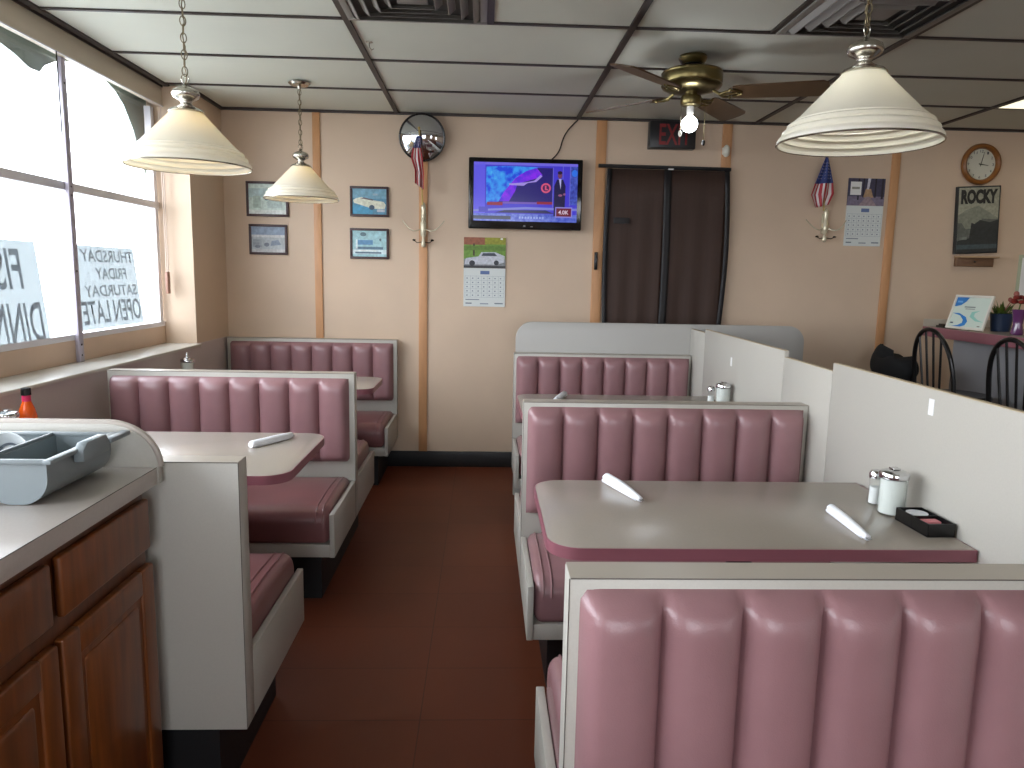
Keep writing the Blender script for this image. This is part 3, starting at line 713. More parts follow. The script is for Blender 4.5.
# ================================================================== TELEVISION
tv = thing('television', 'flat black television showing a blue weather forecast on the back wall', 'television', (.28, WB-.06, 1.86))
tx0, tx1, tz0, tz1 = -.112, .655, 1.680, 2.147; TY = WB-.085
MB(CASE).box(.1, .46, WB-.05, WB-.001, 1.78, 2.04, .004).obj('wall_mount', tv)
MB(mat('tv_black', (10, 10, 12), .12)).box(tx0, tx1, TY, WB-.05, tz0, tz1, .008, 3).obj('casing', tv)
sx0, sx1, sz0, sz1 = tx0+.034, tx1-.034, tz0+.052, tz1-.030
def em(name, c, s=.8): return mat('screen_'+name, (4, 4, 6), .15, emit=s, ecol=c)
def em_map(name, c1, c2, s=.8, scale=26):
    mt = em(name, c1, s); n = mt.node_tree.nodes; l = mt.node_tree.links; b = n['Principled BSDF']
    no = n.new('ShaderNodeTexNoise'); no.inputs['Scale'].default_value = scale; no.inputs['Detail'].default_value = 6
    t = n.new('ShaderNodeTexCoord'); r = n.new('ShaderNodeValToRGB'); l.new(t.outputs['Object'], no.inputs[0]); l.new(no.outputs[0], r.inputs[0])
    r.color_ramp.elements[0].position = .38; r.color_ramp.elements[1].position = .62
    r.color_ramp.elements[0].color = lin(c1); r.color_ramp.elements[1].color = lin(c2); l.new(r.outputs[0], b.inputs['Emission Color'])
    return mt
em_map('cyan', (30, 70, 235), (60, 165, 255)); em_map('cyan2', (40, 110, 250), (80, 190, 255)); em_map('purple', (150, 40, 250), (90, 40, 235)); em_map('ticker', (60, 80, 200), (110, 130, 225), .8, 40); em_map('rpanel', (50, 60, 160), (80, 100, 210), .8, 40)
S = MB(em('base', (70, 60, 215)))
def scr(mtl, pts, k):
    S.use(mtl); S.poly([(sx0+(sx1-sx0)*u, TY-.0012-.0005*k, sz0+(sz1-sz0)*v) for u, v in pts])
def rc(a, b_, c, d_): return [(a, c), (b_, c), (b_, d_), (a, d_)]
scr(em('base', (70, 60, 215)), rc(0, 1, 0, 1), 0)
scr(em('side', (100, 92, 240)), rc(0, .11, .1, 1), 1)
scr(em('top', (120, 110, 235)), rc(0, 1, .955, 1), 1)
scr(em('navy', (38, 28, 120)), rc(.12, .76, .30, .92), 2)
scr(em('cyan', (40, 130, 245)), [(.12, .30), (.24, .33), (.30, .50), (.40, .68), (.55, .82), (.62, .93), (.30, .94), (.12, .92)], 3)
scr(em('cyan2', (60, 170, 250)), [(.16, .72), (.24, .70), (.30, .80), (.22, .88), (.16, .84)], 4)
scr(em('purple', (130, 30, 240)), [(.24, .34), (.34, .34), (.40, .52), (.42, .64), (.60, .74), (.66, .80), (.60, .92), (.50, .86), (.40, .74), (.30, .52)], 4)
scr(em('coast', (170, 150, 235)), [(.34, .62), (.48, .61), (.52, .66), (.60, .68), (.66, .78), (.64, .80), (.58, .70), (.50, .67), (.34, .645)], 5)
scr(em('redbar', (150, 34, 60)), rc(.13, .28, .27, .325), 5); scr(em('midbar', (120, 90, 190)), rc(.28, .61, .30, .335), 5); scr(em('redbar', (150, 34, 60)), rc(.61, .76, .30, .345), 5)
scr(em('floorline', (130, 135, 220)), [(0, .16), (.5, .21), (1, .2), (1, .24), (.5, .25), (0, .19)], 3)
scr(em('dark', (34, 34, 90)), [(.2, .145), (.78, .145), (.7, .20), (.3, .19)], 4)
scr(em('ticker', (70, 90, 200)), rc(0, 1, 0, .13), 4); scr(em('tickerdark', (30, 40, 80)), rc(.0, .36, .03, .09), 5)
scr(em('box1', (70, 66, 200)), rc(.05, .14, .15, .24), 5)
def disc(cu, cv, ru, rv, n=24): return [(cu+ru*math.cos(2*PI*k/n), cv+rv*math.sin(2*PI*k/n)) for k in range(n)]
scr(em('logo', (225, 90, 130)), disc(.695, .58, .048, .085), 6); scr(em('logoin', (60, 24, 90)), disc(.695, .58, .032, .056), 7); scr(em('logo', (225, 90, 130)), rc(.685, .70, .555, .62), 8); scr(em('logo', (225, 90, 130)), rc(.685, .715, .545, .565), 8)
scr(em('frameline', (120, 120, 220)), rc(.76, .766, .25, .93), 5); scr(em('frameline', (120, 120, 220)), rc(.855, .86, .7, 1), 5)
scr(em('rpanel', (56, 70, 170)), rc(.93, 1, .3, .95), 4); scr(em('frameline', (120, 120, 220)), rc(.925, .93, .28, .97), 5); scr(em('globe', (50, 120, 240)), disc(.97, .84, .028, .06), 5)
scr(em('suit', (28, 22, 74)), [(.775, .10), (.775, .62), (.80, .73), (.86, .73), (.885, .62), (.88, .10)], 8)
scr(em('head', (120, 70, 100)), disc(.828, .80, .022, .055), 9); scr(em('hair', (40, 24, 50)), disc(.828, .845, .023, .03), 10)
scr(em('shirt', (190, 190, 240)), [(.818, .74), (.842, .74), (.838, .56)], 9); scr(em('hands', (150, 90, 130)), disc(.835, .46, .02, .02), 9); scr(em('hands', (150, 90, 130)), disc(.875, .48, .012, .02), 9)
scr(em('boxedge', (150, 140, 225)), rc(.79, .955, .08, .26), 11); scr(em('red', (110, 18, 50)), rc(.80, .945, .10, .24), 12)
S.use(em('text', (235, 215, 235))); S.text('4.0K', (sx0+(sx1-sx0)*.82, TY-.0085, sz0+(sz1-sz0)*.135), (1, 0, 0), (0, 0, 1), (sx1-sx0)*.10, (sz1-sz0)*.07, .02)
for k in range(9): scr(em('text2', (150, 170, 235)), rc(.44+.028*k, .455+.028*k, .05, .085), 6)
S.obj('screen', tv, smooth=0)
MB(P(150, 150, 150)).box(.26, .275, TY-.001, TY, tz0+.018, tz0+.026).box(.31, .325, TY-.001, TY, tz0+.016, tz0+.022).obj('controls', tv)
cb = MB(CASE); pts = []
for k in range(15):
    q = k/14; pts.append((.435+.185*q**1.25+.02*math.sin(q*PI*2), WB-.012, 2.14+.278*q - .02*math.sin(q*PI)))
tag(rebase(cb.tube(pts, .0045, 6).obj('television_cable'), (.47, WB-.012, 2.15)), 'thin black cable running from the television up to the ceiling', 'cable')

# exit sign
ex = thing('exit_sign', 'dark box exit sign with red letters above the curtained door', 'exit sign', (1.265, WB-.05, 2.24))
MB(mat('exit_housing', (26, 27, 30), .35)).box(1.10, 1.415, WB-.07, WB-.001, 2.238, 2.418, .006).obj('housing', ex)
mb = MB(mat('exit_red', (132, 34, 36), .5))
mb.text('EXIT', (1.165, WB-.0715, 2.262), (1, 0, 0), (0, 0, 1), .215, .135, .012); mb.obj('letters', ex, smooth=0)
tag(rebase(MB(mat('sensor_white', (216, 214, 200), .4)).ball((1.64, WB-.03, 2.238), .033, (.75, .8, 1.25), 16).box(1.615, 1.665, WB-.03, WB-.012, 2.215, 2.262, .004).obj('motion_sensor'), (1.64, WB, 2.24)), 'small white rounded sensor on the batten right of the exit sign', 'sensor')

# ================================================================== WALL PICTURES
FRM = mat('maroon_frame', (62, 36, 38), .4)
def picture(label, x0, x1, z0, z1, shapes, fw_=.016, tilt=0):
    r = thing('framed_picture', label, 'framed picture', ((x0+x1)/2, WB-.02, z0), 'small framed photos on the back wall')
    y = WB-.018; mb = MB(FRM)
    for a in ((x0, x1, z0, z0+fw_), (x0, x1, z1-fw_, z1), (x0, x0+fw_, z0+fw_, z1-fw_), (x1-fw_, x1, z0+fw_, z1-fw_)): mb.box(a[0], a[1], y, WB-.001, a[2], a[3], .002)
    mb.obj('frame', r)
    mb = MB(shapes[0]); mb.box(x0+fw_-.002, x1-fw_+.002, y+.007, WB-.002, z0+fw_-.002, z1-fw_+.002)
    for k, (mt, pts) in enumerate(shapes[1:]):
        mb.use(mt); mb.poly([(x0+fw_+(x1-x0-2*fw_)*u, y+.0068-.0003*k, z0+fw_+(z1-z0-2*fw_)*v) for u, v in pts])
    mb.obj('photo', r, smooth=0); return r
car = [(.02, .55), (.10, .62), (.28, .68), (.36, .62), (.60, .56), (.92, .50), (.98, .38), (.95, .22), (.60, .22), (.30, .34), (.05, .44)]
picture('pale faded framed photo, upper one partly behind the far pendant lamp', -1.612, -1.331, H0+.360, H0+.591, [PN(205, 222, 214), (PN(180, 204, 204), rc(0, 1, .55, .85)), (PN(170, 190, 180), rc(.12, .32, .2, .6)), (PN(120, 150, 160), disc(.48, .5, .05, .05)), (PN(225, 232, 228), rc(0, 1, 0, .14)), (PN(185, 205, 200), rc(.5, .9, .2, .45))])
picture('framed grey blue street photo below the pale one, left pair', -1.601, -1.344, H0+.105, H0+.308, [PN(178, 186, 190), (PN(140, 158, 180), rc(0, 1, .66, 1)), (PN(205, 208, 208), rc(0, 1, .58, .68)), (PN(150, 158, 166), rc(.04, .30, .2, .5)), (PN(128, 142, 160), [(.56, .25), (.60, .45), (.80, .5), (.88, .3)]), (PN(110, 116, 130), disc(.45, .3, .08, .08)), (PN(112, 118, 130), disc(.18, .22, .08, .06)), (PN(195, 198, 198), rc(0, 1, 0, .12))])
picture('framed photo of a cream convertible on blue, upper right of the four pictures', -.917, -.655, H0+.374, H0+.575, [PN(96, 150, 178), (PN(120, 168, 190), rc(0, 1, .62, 1)), (PN(84, 160, 196), rc(0, .6, 0, .35)), (PN(222, 224, 205), car), (PN(110, 96, 100), [(.25, .62), (.34, .66), (.62, .58), (.60, .54)]), (PN(70, 90, 108), disc(.57, .27, .08, .10)), (PN(190, 196, 205), rc(.72, .95, .1, .2)), (PN(150, 175, 190), rc(.6, .75, .74, .82))])
picture('framed blue photo of a roadside building and sign, lower right of the four pictures', -.920, -.656, H0+.090, H0+.296, [PN(160, 200, 206), (PN(92, 140, 180), rc(.16, .60, .46, .64)), (PN(90, 120, 140), rc(.1, .9, .28, .38)), (PN(215, 230, 232), rc(.10, .15, .3, .66)), (PN(205, 222, 226), rc(0, 1, .10, .27)), (PN(80, 105, 125), rc(.08, .85, .12, .18)), (PN(84, 110, 118), disc(.32, .86, .09, .08)), (PN(225, 232, 228), [(.0, .2), (.3, .26), (.7, .24), (.7, .2)]), (PN(90, 110, 120), disc(.82, .66, .03, .05))])
# calendars
def calendar(label, x0, x1, z0, z1, split, shapes, extra=None):
    r = thing('wall_calendar', label, 'calendar', ((x0+x1)/2, WB-.012, z0), 'wall calendars')
    y = WB-.008; zs = z0+(z1-z0)*split
    mb = MB(shapes[0]).box(x0, x1, y, WB-.001, zs, z1)
    for k, (mt, pts) in enumerate(shapes[1:]):
        mb.use(mt); mb.poly([(x0+(x1-x0)*u, y-.0004-.0003*k, zs+(z1-zs)*v) for u, v in pts])
    mb.obj('photo_page', r, smooth=0)
    mb = MB(mat('calendar_paper', (214, 220, 218), .7)).box(x0, x1, y, WB-.001, z0, zs-.001)
    G = P(150, 160, 170)
    W_, H_ = x1-x0, zs-z0
    def R(a, b_, c, d_, mt, k=1): mb.use(mt); mb.poly([(x0+W_*a, y-.0004*k, z0+H_*c), (x0+W_*b_, y-.0004*k, z0+H_*c), (x0+W_*b_, y-.0004*k, z0+H_*d_), (x0+W_*a, y-.0004*k, z0+H_*d_)])
    for j in range(6): R(.03, .97, .24+.11*j, .245+.11*j, G)
    for i in range(8): R(.03+.134*i, .035+.134*i, .24, .80, G)
    for j in range(5):
        for i in range(7): R(.07+.134*i, .10+.134*i, .28+.11*j, .31+.11*j, P(120, 130, 145), 2)
    R(.40, .62, .84, .93, P(96, 116, 160), 2); R(.05, .38, .17, .19, P(110, 120, 130)); R(.05, .2, .07, .10, P(110, 120, 130)); R(.75, .95, .07, .10, P(110, 120, 130)); R(.4, .6, .06, .09, P(140, 150, 160))
    mb.obj('month_page', r, smooth=0)
    if extra: extra(r, y)
    return r
calendar('wall calendar under the television with a silver car on grass', -.142, .147, H0-.222, H0+.252, .56, [PN(110, 150, 60), (PN(150, 90, 66), rc(0, .52, .76, 1)), (PN(150, 150, 50), rc(.5, 1, .78, 1)), (PN(70, 60, 40), rc(.22, .26, .4, .8)), (PN(96, 130, 52), rc(0, 1, .58, .72)), (PN(128, 132, 136), rc(0, 1, 0, .30)), (PN(196, 200, 210), [(.02, .12), (.05, .32), (.35, .38), (.42, .52), (.75, .53), (.98, .40), (.97, .2), (.8, .12)]), (PN(70, 76, 88), [(.42, .40), (.46, .49), (.73, .50), (.80, .40)]), (PN(60, 62, 70), disc(.2, .16, .07, .09)), (PN(60, 62, 70), disc(.78, .18, .06, .08)), (PN(60, 60, 64), rc(0, 1, 0, .08)), (PN(250, 250, 245), disc(.9, .96, .03, .03))])
def tab(r, y):
    MB(PAPER).box(2.535, 2.612, y-.0022, y-.0014, 1.97, 2.06).use(PN(150, 150, 140)).box(2.545, 2.60, y-.0028, y-.0022, 2.01, 2.025).obj('inset_note', r)
calendar('wall calendar with a purple avenue of trees, right of the flag', 2.520, 2.780, H0+.250, H0+.712, .60, [PN(64, 62, 88), (PN(120, 112, 134), rc(0, 1, 0, .34)), (PN(172, 142, 110), [(.42, .3), (.48, .62), (.62, .62), (.7, .3)]), (PN(34, 30, 44), rc(.40, .43, .3, 1)), (PN(34, 30, 44), rc(.26, .3, .2, 1)), (PN(34, 30, 44), rc(.72, .76, .3, 1)), (PN(40, 36, 52), rc(.9, .96, .25, 1)), (PN(200, 200, 214), [(.50, .6), (.52, 1), (.60, 1), (.56, .6)]), (PN(150, 132, 140), [(.3, 0), (.5, .33), (.6, .33), (.8, 0)])], tab)
# clock
ck = thing('wall_clock', 'round wooden wall clock reading about three at the upper right', 'clock', (3.53, WB-.03, 2.2))
cx_, cz_ = 3.440, 2.198; Mk = Matrix.Translation((cx_, WB-.002, cz_)) @ Matrix.Rotation(PI/2, 4, 'X')
MB(mat('clock_wood', (134, 84, 36), .3, var=.2, scale=8, coat=.3)).lathe([(.104, 0), (.135, 0), (.141, .012), (.135, .03), (.122, .036), (.110, .028), (.104, .012)], (0, 0, 0), 48, Mk, close=True).obj('rim', ck)
mb = MB(mat('clock_dial', (200, 200, 186), .5)).lathe([(0, .0), (.110, 0), (.110, .010), (0, .010)], (0, 0, 0), 40, Mk)
yk = WB-.002-.0105
for h_ in range(1, 13):
    a = PI/2-h_*PI/6; s_ = str(h_); ww = .012*len(s_)
    mb.use(P(60, 66, 74)); mb.text(s_, (cx_+.088*math.cos(a)-ww/2, yk, cz_+.088*math.sin(a)-.009), (1, 0, 0), (0, 0, 1), ww, .018, .01)
mb.obj('dial', ck, smooth=0)
def hand(an, L, wd, k):
    a = PI/2-math.radians(an); d_ = Vector((math.cos(a), 0, math.sin(a))); n_ = Vector((-d_.z, 0, d_.x)); c = Vector((cx_, yk-.002*k, cz_))
    return MB(CASE).poly([c-d_*.015+n_*wd, c-d_*.015-n_*wd, c+d_*L-n_*wd*.5, c+d_*L+n_*wd*.5]).obj('hand', ck, smooth=0)
hand(98, .055, .003, 1); hand(11, .085, .0022, 2)
# poster box
ps = thing('poster_box', 'boxed film poster with bold dark title hanging under the clock', 'poster', (3.457, WB-.04, 1.58))
pz0, pz1, px0, px1 = 1.586, 2.050, 3.312, 3.620
MB(P(40, 42, 44)).box(px0, px1, WB-.028, WB-.001, pz0, pz1, .003).obj('box', ps)
mb = MB(PN(158, 158, 140)); yy = WB-.0285
def pr_(mt, pts, k): mb.use(mt); mb.poly([(px0+.01+(px1-px0-.02)*u, yy-.0004*k, pz0+.01+(pz1-pz0-.02)*v) for u, v in pts])
pr_(PN(158, 158, 140), rc(0, 1, 0, 1), 0); pr_(PN(132, 136, 122), [(0, 0), (1, 0), (1, .52), (.5, .72), (.2, .66), (0, .58)], 1)
pr_(PN(96, 100, 94), [(0, 0), (1, 0), (1, .5), (.6, .52), (.5, .38), (.2, .36), (.1, .46), (0, .46)], 2)
pr_(PN(48, 52, 52), [(0, 0), (1, 0), (1, .5), (.8, .46), (.55, .50), (.42, .44), (.34, .46), (.3, .22), (0, .18)], 3)
pr_(PN(66, 80, 84), rc(0, 1, .05, .12), 4); pr_(PN(120, 126, 120), rc(.06, .24, .2, .24), 4)
mb.use(P(38, 38, 36)); mb.text('ROCKY', (px0+.024, yy-.003, pz1-.122), (1, 0, 0), (0, 0, 1), px1-px0-.048, .100, .06)
mb.obj('poster', ps, smooth=0)
ps.rotation_euler.y = -.055
sh = thing('wall_ledge', 'small tan wall ledge under the poster box', 'ledge', (3.45, WB-.05, 1.5))
MB(mat('ledge_tan', (176, 146, 112), .5)).box(3.325, 3.605, WB-.08, WB-.001, 1.555, 1.567, .002).obj('board', sh)
MB(mat('ledge_dark', (120, 90, 66), .5)).box(3.33, 3.60, WB-.03, WB-.001, 1.495, 1.555, .002).obj('apron', sh)
MB(CASE).ball((3.46, WB-.035, 1.53), .008, seg=10).obj('knob', sh)
nt = MB(mat('notice_frame', (170, 176, 150), .5)).box(3.80, 4.05, WB-.012, WB-.001, 1.27, 1.585, .002)
nt.use(PAPER).box(3.82, 4.03, WB-.0135, WB-.012, 1.29, 1.565)
nt.use(P(120, 120, 110)).box(3.84, 4.0, WB-.0142, WB-.0135, 1.545, 1.552)
tag(rebase(nt.obj('framed_notice'), (3.92, WB, 1.27)), 'pale framed notice on the back wall at the right edge', 'notice')

# convex security mirror
mr = thing('security_mirror', 'round convex security mirror high on the back wall with a black rim', 'mirror', (-.425, WB-.08, 2.27))
Mm = Matrix.Translation((-.424, WB-.075, 2.265)) @ Matrix.Rotation(math.radians(8), 4, 'X') @ Matrix.Rotation(PI/2, 4, 'X')
R0 = .148
MB(mat('mirror_dome', (205, 208, 212), .03, 1)).lathe([(R0*q/16, .05*(1-(q/16)**2)) for q in range(17)], (0, 0, 0), 48, Mm).obj('dome', mr)
MB(CASE).tube([Mm @ Vector((R0*math.cos(2*PI*k/48), R0*math.sin(2*PI*k/48), 0)) for k in range(48)], .007, 8, True).obj('rim', mr)
MB(CASE).lathe([(0, -.004), (R0, -.004), (R0*.8, -.016), (0, -.02)], (0, 0, 0), 32, Mm).obj('back_plate', mr)
MB(CASE).box(-.445, -.42, WB-.06, WB-.001, 2.255, 2.28).obj('bracket', mr)

# sconces with flags
WHB = mat('sconce_ivory_brass', (214, 206, 180), .25, .35)
def sconce(label, x, z0, z1, kind):
    r = thing('wall_sconce', label, 'wall sconce', (x, WB-.03, z0), 'candle arm wall sconces')
    y = WB-.03; L = z1-z0
    mb = MB(WHB).box(x-.018, x+.018, WB-.014, WB-.001 if kind else WB-.012, z0+.25*L, z1-.15*L, .004)
    mb.lathe([(0, z0), (.012, z0+.004), (.017, z0+.02*1), (.009, z0+.22*L), (.02, z0+.30*L), (.021, z0+.55*L), (.012, z0+.62*L), (.014, z0+.8*L), (.018, z0+.9*L), (.008, z1), (0, z1)], (x, y, 0), 20)
    mb.obj('stem', r)
    for s_ in (-1, 1):
        pts = []
        for k in range(12):
            q = k/11; pts.append((x+s_*(.012+.13*q), y-.03*math.sin(q*PI)-.005, z0+.42*L+.055*q**1.6 - .03*math.sin(q*PI)))
        a = MB(WHB).tube(pts, .0035, 6).obj('arm', r)
        MB(CASE).ball((x+s_*.062, y-.02, z0+.16*L), .010, (1.2, 1, .7), 10).tube([(x+s_*.012, y-.008, z0+.12*L), (x+s_*.04, y-.018, z0+.10*L), (x+s_*.062, y-.02, z0+.15*L)], .0028, 5).obj('candle_cup', r)
    return r
sconce('ivory and brass sconce on the batten below the round mirror', -.418, H0+.175, H0+.475, 0)
sconce('ivory and brass sconce left of the tree avenue calendar', 2.368, H0+.27, H0+.50, 1)
RED, WHT, BLU = P(168, 42, 52), P(214, 206, 204), P(40, 56, 116)
def flag(label, top, pts, blue, staff, ns=13, yo=.05):
    """pts: left edge and right edge polylines (x,z) from top to bottom"""
    r = thing('small_flag', label, 'flag', (top[0], WB-.05, top[1]), 'small striped flags on the sconces')
    le, ri = pts
    def ip(pl, v):
        n = len(pl)-1; k = min(int(v*n), n-1); f_ = v*n-k
        return (pl[k][0]*(1-f_)+pl[k+1][0]*f_, pl[k][1]*(1-f_)+pl[k+1][1]*f_)
    def fn(u, v):
        a = ip(le, v); c = ip(ri, v)
        x = a[0]*(1-u)+c[0]*u; z = a[1]*(1-u)+c[1]*u
        return (x, WB-yo-.005-.016*math.sin(u*11+v*3)*(.15+v), z)
    mb = MB(RED); nv = 16
    mb.grid(fn, 26, nv, False, lambda u, v: BLU if v < blue else (RED if int(u*ns) % 2 == 0 else WHT))
    o = mb.obj('cloth', r, smooth=60); o.modifiers.new('s', 'SOLIDIFY').thickness = .0015
    stars = MB(WHT)
    for i in range(5):
        for j in range(6):
            u = .12+.19*i; v = blue*(.25+.12*j)
            p_ = fn(u, v); q_ = .0035
            stars.poly([(p_[0]+q_*(1 if k % 2 == 0 else .45)*math.cos(PI/2+k*PI/5), p_[1]-.0022, p_[2]+q_*(1 if k % 2 == 0 else .45)*math.sin(PI/2+k*PI/5)) for k in range(10)])
    stars.obj('stars', o, smooth=0)
    MB(mat('staff_gold', (190, 165, 90), .35)).tube([(staff[0][0], WB-.045, staff[0][1]), (staff[1][0], WB-yo, staff[1][1])], .0045, 8).ball((staff[1][0], WB-yo, staff[1][1]), .009, seg=10).obj('staff', r)
    return r
def pz(x_, y_, yo=.05):   # back wall coordinates of two readings per flag
    d_ = fw + r2*((x_-512)/F) - u2*((y_-384)/F); t = (WB-yo)/d_.y
    return (d_.x*t, H0+d_.z*t)
flag('little striped flag hanging over the round mirror rim', pz(419, 135, .17), ([pz(417, 136, .17), pz(413, 148, .17), pz(411, 158, .17), pz(415, 170, .17), pz(415, 183, .17)], [pz(421, 136, .17), pz(421, 148, .17), pz(423, 160, .17), pz(424, 174, .17), pz(424, 190, .17)]), .25, (pz(421, 203, .17), pz(419, 128, .17)), 7, .17)
flag('small striped flag right of the door, blue field at its top', pz(827, 158), ([pz(826, 157), pz(820, 170), pz(814, 184), pz(810, 195), pz(815, 208)], [pz(828, 157), pz(831, 170), pz(833, 183), pz(833, 194), pz(827, 205)]), .48, (pz(824, 211), pz(827, 157)), 11)

# ================================================================== WINDOW SIGNS
SIGN = mat('sign_paper', (216, 222, 224), .7, trans=.42); INKT = mat('sign_letters', (196, 199, 203), .7, trans=.7)
def sign(label, ya_t, yb_t, ya_b, yb_b, z0, z1, lines):
    r = thing('window_sign', label, 'window sign', (-1.975, (ya_b+yb_b)/2, z0), 'paper signs in the window')
    X = -1.958
    MB(SIGN).prism([(ya_b, z0), (yb_b, z0), (yb_t, z1), (ya_t, z1)], X-.0008, X+.0008, 'x').obj('sheet', r)
    for s_ in (1, -1):
        mb = MB(INKT)
        for st, v0, v1, m0, m1 in lines:
            zz = z0+(z1-z0)*v0; ya = ya_b+(ya_t-ya_b)*v0; yb = yb_b+(yb_t-yb_b)*v0; W_ = yb-ya
            sh_ = ((yb_t-yb_b)*(v1-v0))
            uz = Vector((0, sh_/((z1-z0)*(v1-v0)), 1))
            mb.text(st, (X+s_*.0012, yb-W_*m0, zz), (0, -1, 0), uz, W_*(1-m0-m1), (z1-z0)*(v1-v0), .012)
        mb.obj('lettering' if s_ > 0 else 'lettering_outside', r, smooth=0)
sign('white window sign reading THURSDAY FRIDAY SATURDAY OPEN LATE backwards', 3.66, 4.24, 3.665, 4.33, 1.06, 1.475, [('THURSDAY', .81, .955, .04, .07), ('FRIDAY', .60, .74, .20, .28), ('SATURDAY', .39, .53, .05, .09), ('OPEN LATE', .06, .345, .03, .05)])
sign('white window sign at the left edge reading FISH DINNER backwards', 2.76, 3.33, 2.83, 3.41, 1.0, 1.475, [('FISH', .57, .93, .22, .28), ('DINNER', .08, .45, .06, .06)])

# ================================================================== BAR, STOOLS, THINGS ON THE BAR
bar = thing('bar_counter', 'mauve edged bar counter near the back wall at the right', 'bar counter', (3.2, 3.2, 0))
MB(TABLE).box(2.905, 3.50, 1.6, 4.75, 1.075, 1.092, .002).obj('top', bar)
MB(MAUVE).box(2.898, 2.905, 1.6, 4.757, 1.03, 1.0915, .002).box(2.905, 3.5, 4.75, 4.757, 1.03, 1.0915, .002).obj('edge', bar)
MB(mat('bar_panel', (150, 152, 156), .5, var=.04, scale=6)).box(3.08, 3.40, 1.6, 4.70, .1, 1.075, .003).obj('body', bar)
MB(BLACK).box(3.12, 3.38, 1.62, 4.68, 0, .1).obj('toe_kick', bar)
MB(mat('bar_splash', (170, 160, 145), .5)).box(2.905, 3.5, 4.757, 4.765, 1.03, 1.14, .001).obj('end_splash', bar)
def stool(back=True):
    r = thing('bar_stool', '', 'bar stool', (0, 0, 0), 'black bar stools at the counter')
    def arcx(s): return .02*math.cos(s)
    # seat faces +x (towards the bar), back at -x
    mb = MB(BLKWOOD).lathe([(0, .70), (.17, .70), (.19, .715), (.19, .73), (.18, .74), (.12, .735), (0, .732)], (0, 0, 0), 32); mb.obj('seat', r)
    for sx_ in (-1, 1):
        for sy_ in (-1, 1):
            MB(BLKWOOD).tube([(sx_*.11, sy_*.11, .705), (sx_*.15, sy_*.15, .36), (sx_*.19, sy_*.19, .0)], .014, 10, radii=[.013, .018, .012]).obj('leg', r)
    for a in ((-1, -1, 1, -1), (-1, 1, 1, 1), (-1, -1, -1, 1), (1, -1, 1, 1)):
        MB(BLKWOOD).tube([(a[0]*.163, a[1]*.163, .25), (a[2]*.163, a[3]*.163, .25)], .009, 8).obj('rung', r)
    if back:
        def bow(t): # t 0..1
            a = PI*t; return Vector((-.13-.06*math.sin(a)**.8, -.19*math.cos(a)*(1 if True else 0), .735+.375*math.sin(a)**.62))
        MB(BLKWOOD).tube([bow(k/28) for k in range(29)], .0125, 10).obj('bow', r)
        for y in (-.105, -.036, .036, .105):
            t = math.acos(max(-1, min(1, -y/.19)))/PI
            p_ = bow(t); MB(BLKWOOD).tube([(-.145, y*.75, .735), p_], .0065, 8).obj('spindle', r)
    return r
s1 = stool(); s1['label'] = 'black bow back bar stool beside the black bag'; s1.location = (2.755, 4.14, 0)
s2 = copy_tree(s1); s2['label'] = 'black bow back bar stool cut by the right picture edge'; s2.location = (2.745, 3.46, 0)
s3 = stool(False); s3['label'] = 'backless black stool under the black bag, behind the partition'; s3.location = (2.65, 4.66, 0)
bg_ = MB(mat('black_cloth', (16, 18, 20), .85, bump=.6, bscale=30))
def bagf(u, v):
    # closed body around an ellipse, sagging top edge with a peak
    a = 2*PI*u; top = .22+.05*math.exp(-((math.cos(a)+.1)**2)*0)*0
    yy_ = math.sin(a); xx_ = math.cos(a)
    ztop = .17 + .055*max(0, yy_)**6 + .012*math.sin(a*4) - .02*(1-abs(yy_))
    bul = .8+.35*math.sin(PI*min(1, v*1.1))
    if v > .85: bul *= (1-v)/.15*.9+.1
    z_ = ztop*min(1, v/.85) + (0 if v < .85 else -.03*(v-.85)/.15)
    return (2.65+.085*xx_*bul, 4.62+.20*yy_*bul, .7425+z_)
bg_.grid(bagf, 40, 14)
bagr = thing('tote_bag', 'slouching black cloth bag on a stool behind the partition', 'bag', (2.65, 4.62, .7425))
bg_.obj('body', bagr, smooth=60)
MB(mat('black_cloth', (16, 18, 20))).tube([(2.65, 4.78, .91), (2.64, 4.80, .955), (2.64, 4.76, .965), (2.645, 4.70, .90)], .007, 8).obj('strap', bagr)
# certificate
cf = thing('certificate_frame', 'white framed certificate with blue swirls leaning on the bar', 'framed certificate', (2.93, 4.40, 1.092))
A0 = Vector((2.915, 4.54, 1.0935)); ux = Vector((.05, -.285, 0)).normalized(); up = Vector((.28, .05, .96)).normalized(); nn = ux.cross(up).normalized()
if nn.x > 0: nn = -nn
CW, CH_ = .285, .215
Mf = Matrix((ux, up, nn)).transposed().to_4x4(); Mf.translation = A0 + Vector((0.004, 0, .002))
WF = mat('white_frame', (222, 218, 205), .4)
mb = MB(WF)
for a in ((0, CW, 0, .014), (0, CW, CH_-.014, CH_), (0, .014, .014, CH_-.014), (CW-.014, CW, .014, CH_-.014)): mb.box(a[0], a[1], a[2], a[3], 0, .014, .002, 1, Mf)
mb.obj('frame', cf)
mb = MB(P(205, 218, 205)).box(.012, CW-.012, .012, CH_-.012, .001, .006, 0, 1, Mf)
def cp(mt, pts, k): mb.use(mt); mb.poly([Mf @ Vector((.014+(CW-.028)*u, .014+(CH_-.028)*v, .0062+.0003*k)) for u, v in pts])
cp(P(50, 122, 190), [(0, .68), (0, 1), (.36, 1), (.30, .86), (.18, .73)], 1); cp(P(110, 170, 220), rc(.05, .2, .82, .88), 2)
cp(P(50, 126, 196), [(.0, .46), (.22, .46), (.44, .34), (.52, .20), (.48, .06), (.36, 0), (.06, 0), (.26, .05), (.38, .14), (.38, .24), (.26, .38)], 1)
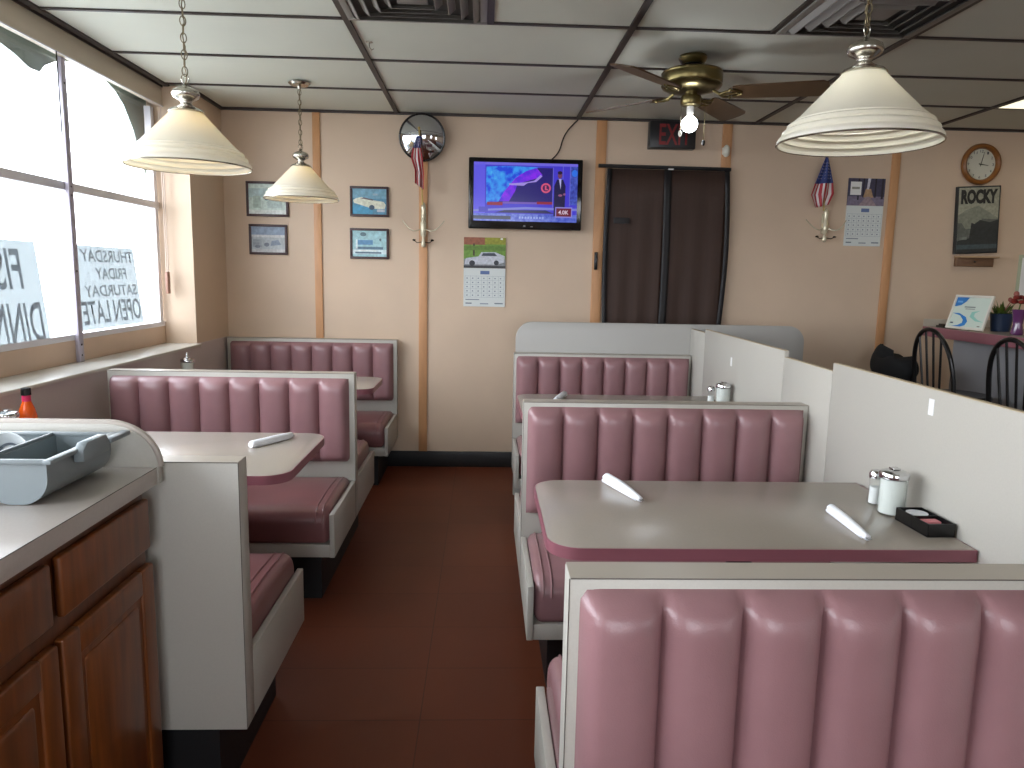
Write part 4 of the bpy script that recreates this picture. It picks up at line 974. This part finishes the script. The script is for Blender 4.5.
cp(P(150, 205, 190), [(.98, .20), (.74, .22), (.54, .36), (.56, .52), (.80, .58), (.66, .48), (.66, .38), (.80, .27)], 1)
cp(P(130, 140, 135), rc(.30, .62, .66, .70), 1); cp(P(150, 158, 150), rc(.34, .62, .60, .63), 1); cp(P(90, 100, 110), rc(.03, .12, .10, .15), 2); cp(P(120, 110, 100), rc(.84, .92, .04, .07), 1)
mb.obj('certificate', cf, smooth=0)
MB(WF).box(.12, .165, .0, .12, -.004, 0, 0, 1, Mf).obj('back_stay', cf)
# planter
pl = thing('potted_plant', 'small leafy plant in a dark blue pot right of the certificate', 'potted plant', (3.14, 4.36, 1.092))
MB(mat('blue_pot', (28, 48, 78), .35)).lathe([(0, 1.0925), (.05, 1.0925), (.062, 1.19), (.064, 1.20), (.058, 1.20), (.055, 1.185), (0, 1.185)], (3.14, 4.36, 0), 28).obj('pot', pl)
mb = MB(mat('leaf_green', (84, 104, 40), .5, var=.3, scale=20)); 
for k in range(46):
    a = random.uniform(0, 2*PI); L = random.uniform(.05, .11); el = random.uniform(.3, 1.35)
    d_ = Vector((math.cos(a)*math.cos(el), math.sin(a)*math.cos(el), math.sin(el))); s_ = d_.cross(Vector((0, 0, 1))).normalized()*.011
    o_ = Vector((3.14, 4.36, 1.186)) + Vector((math.cos(a), math.sin(a), 0))*random.uniform(.005, .035)
    mb.poly([o_, o_+d_*L*.5+s_, o_+d_*L - Vector((0, 0, .008)), o_+d_*L*.5-s_])
mb.obj('leaves', pl, smooth=0).modifiers.new('s', 'SOLIDIFY').thickness = .0008
MB(mat('bud_rose', (150, 84, 74), .5)).tube([(3.14, 4.36, 1.19), (3.14, 4.30, 1.27), (3.15, 4.27, 1.315)], .003, 6).ball((3.15, 4.27, 1.318), .016, (1, 1, 1.2), 10).ball((3.13, 4.29, 1.285), .012, (1, 1, 1.2), 10).obj('flower_bud', pl)
va = thing('flower_vase', 'purple glass vase with dark red flowers at the right picture edge', 'vase', (3.03, 4.07, 1.092))
MB(mat('purple_glass', (92, 48, 92), .1, coat=.5)).lathe([(0, 1.0925), (.03, 1.0925), (.034, 1.10), (.024, 1.15), (.03, 1.20), (.036, 1.235), (.032, 1.235), (.022, 1.16), (0, 1.11)], (3.03, 4.07, 0), 24).obj('vase', va)
mb = MB(mat('petal_red', (120, 34, 26), .6))
for k in range(12):
    a = k*2.4; mb.ball((3.03+.03*math.cos(a), 4.07+.03*math.sin(a), 1.27+.035*random.random()), .017, (1, 1, .7), 8)
mb.obj('flowers', va)
MB(mat('leaf_green', (84, 104, 40))).tube([(3.03, 4.07, 1.12), (3.025, 4.075, 1.2), (3.03, 4.065, 1.275)], .004, 6).obj('stem', va)
fd = MB(CASE).box(2.95, 3.10, 4.52, 4.70, 1.0925, 1.105, .004).box(2.96, 3.09, 4.53, 4.69, 1.105, 1.115, .003)
tag(rebase(fd.obj('folder'), (3.02, 4.6, 1.0925)), 'flat black folder lying on the bar left of the certificate', 'folder')
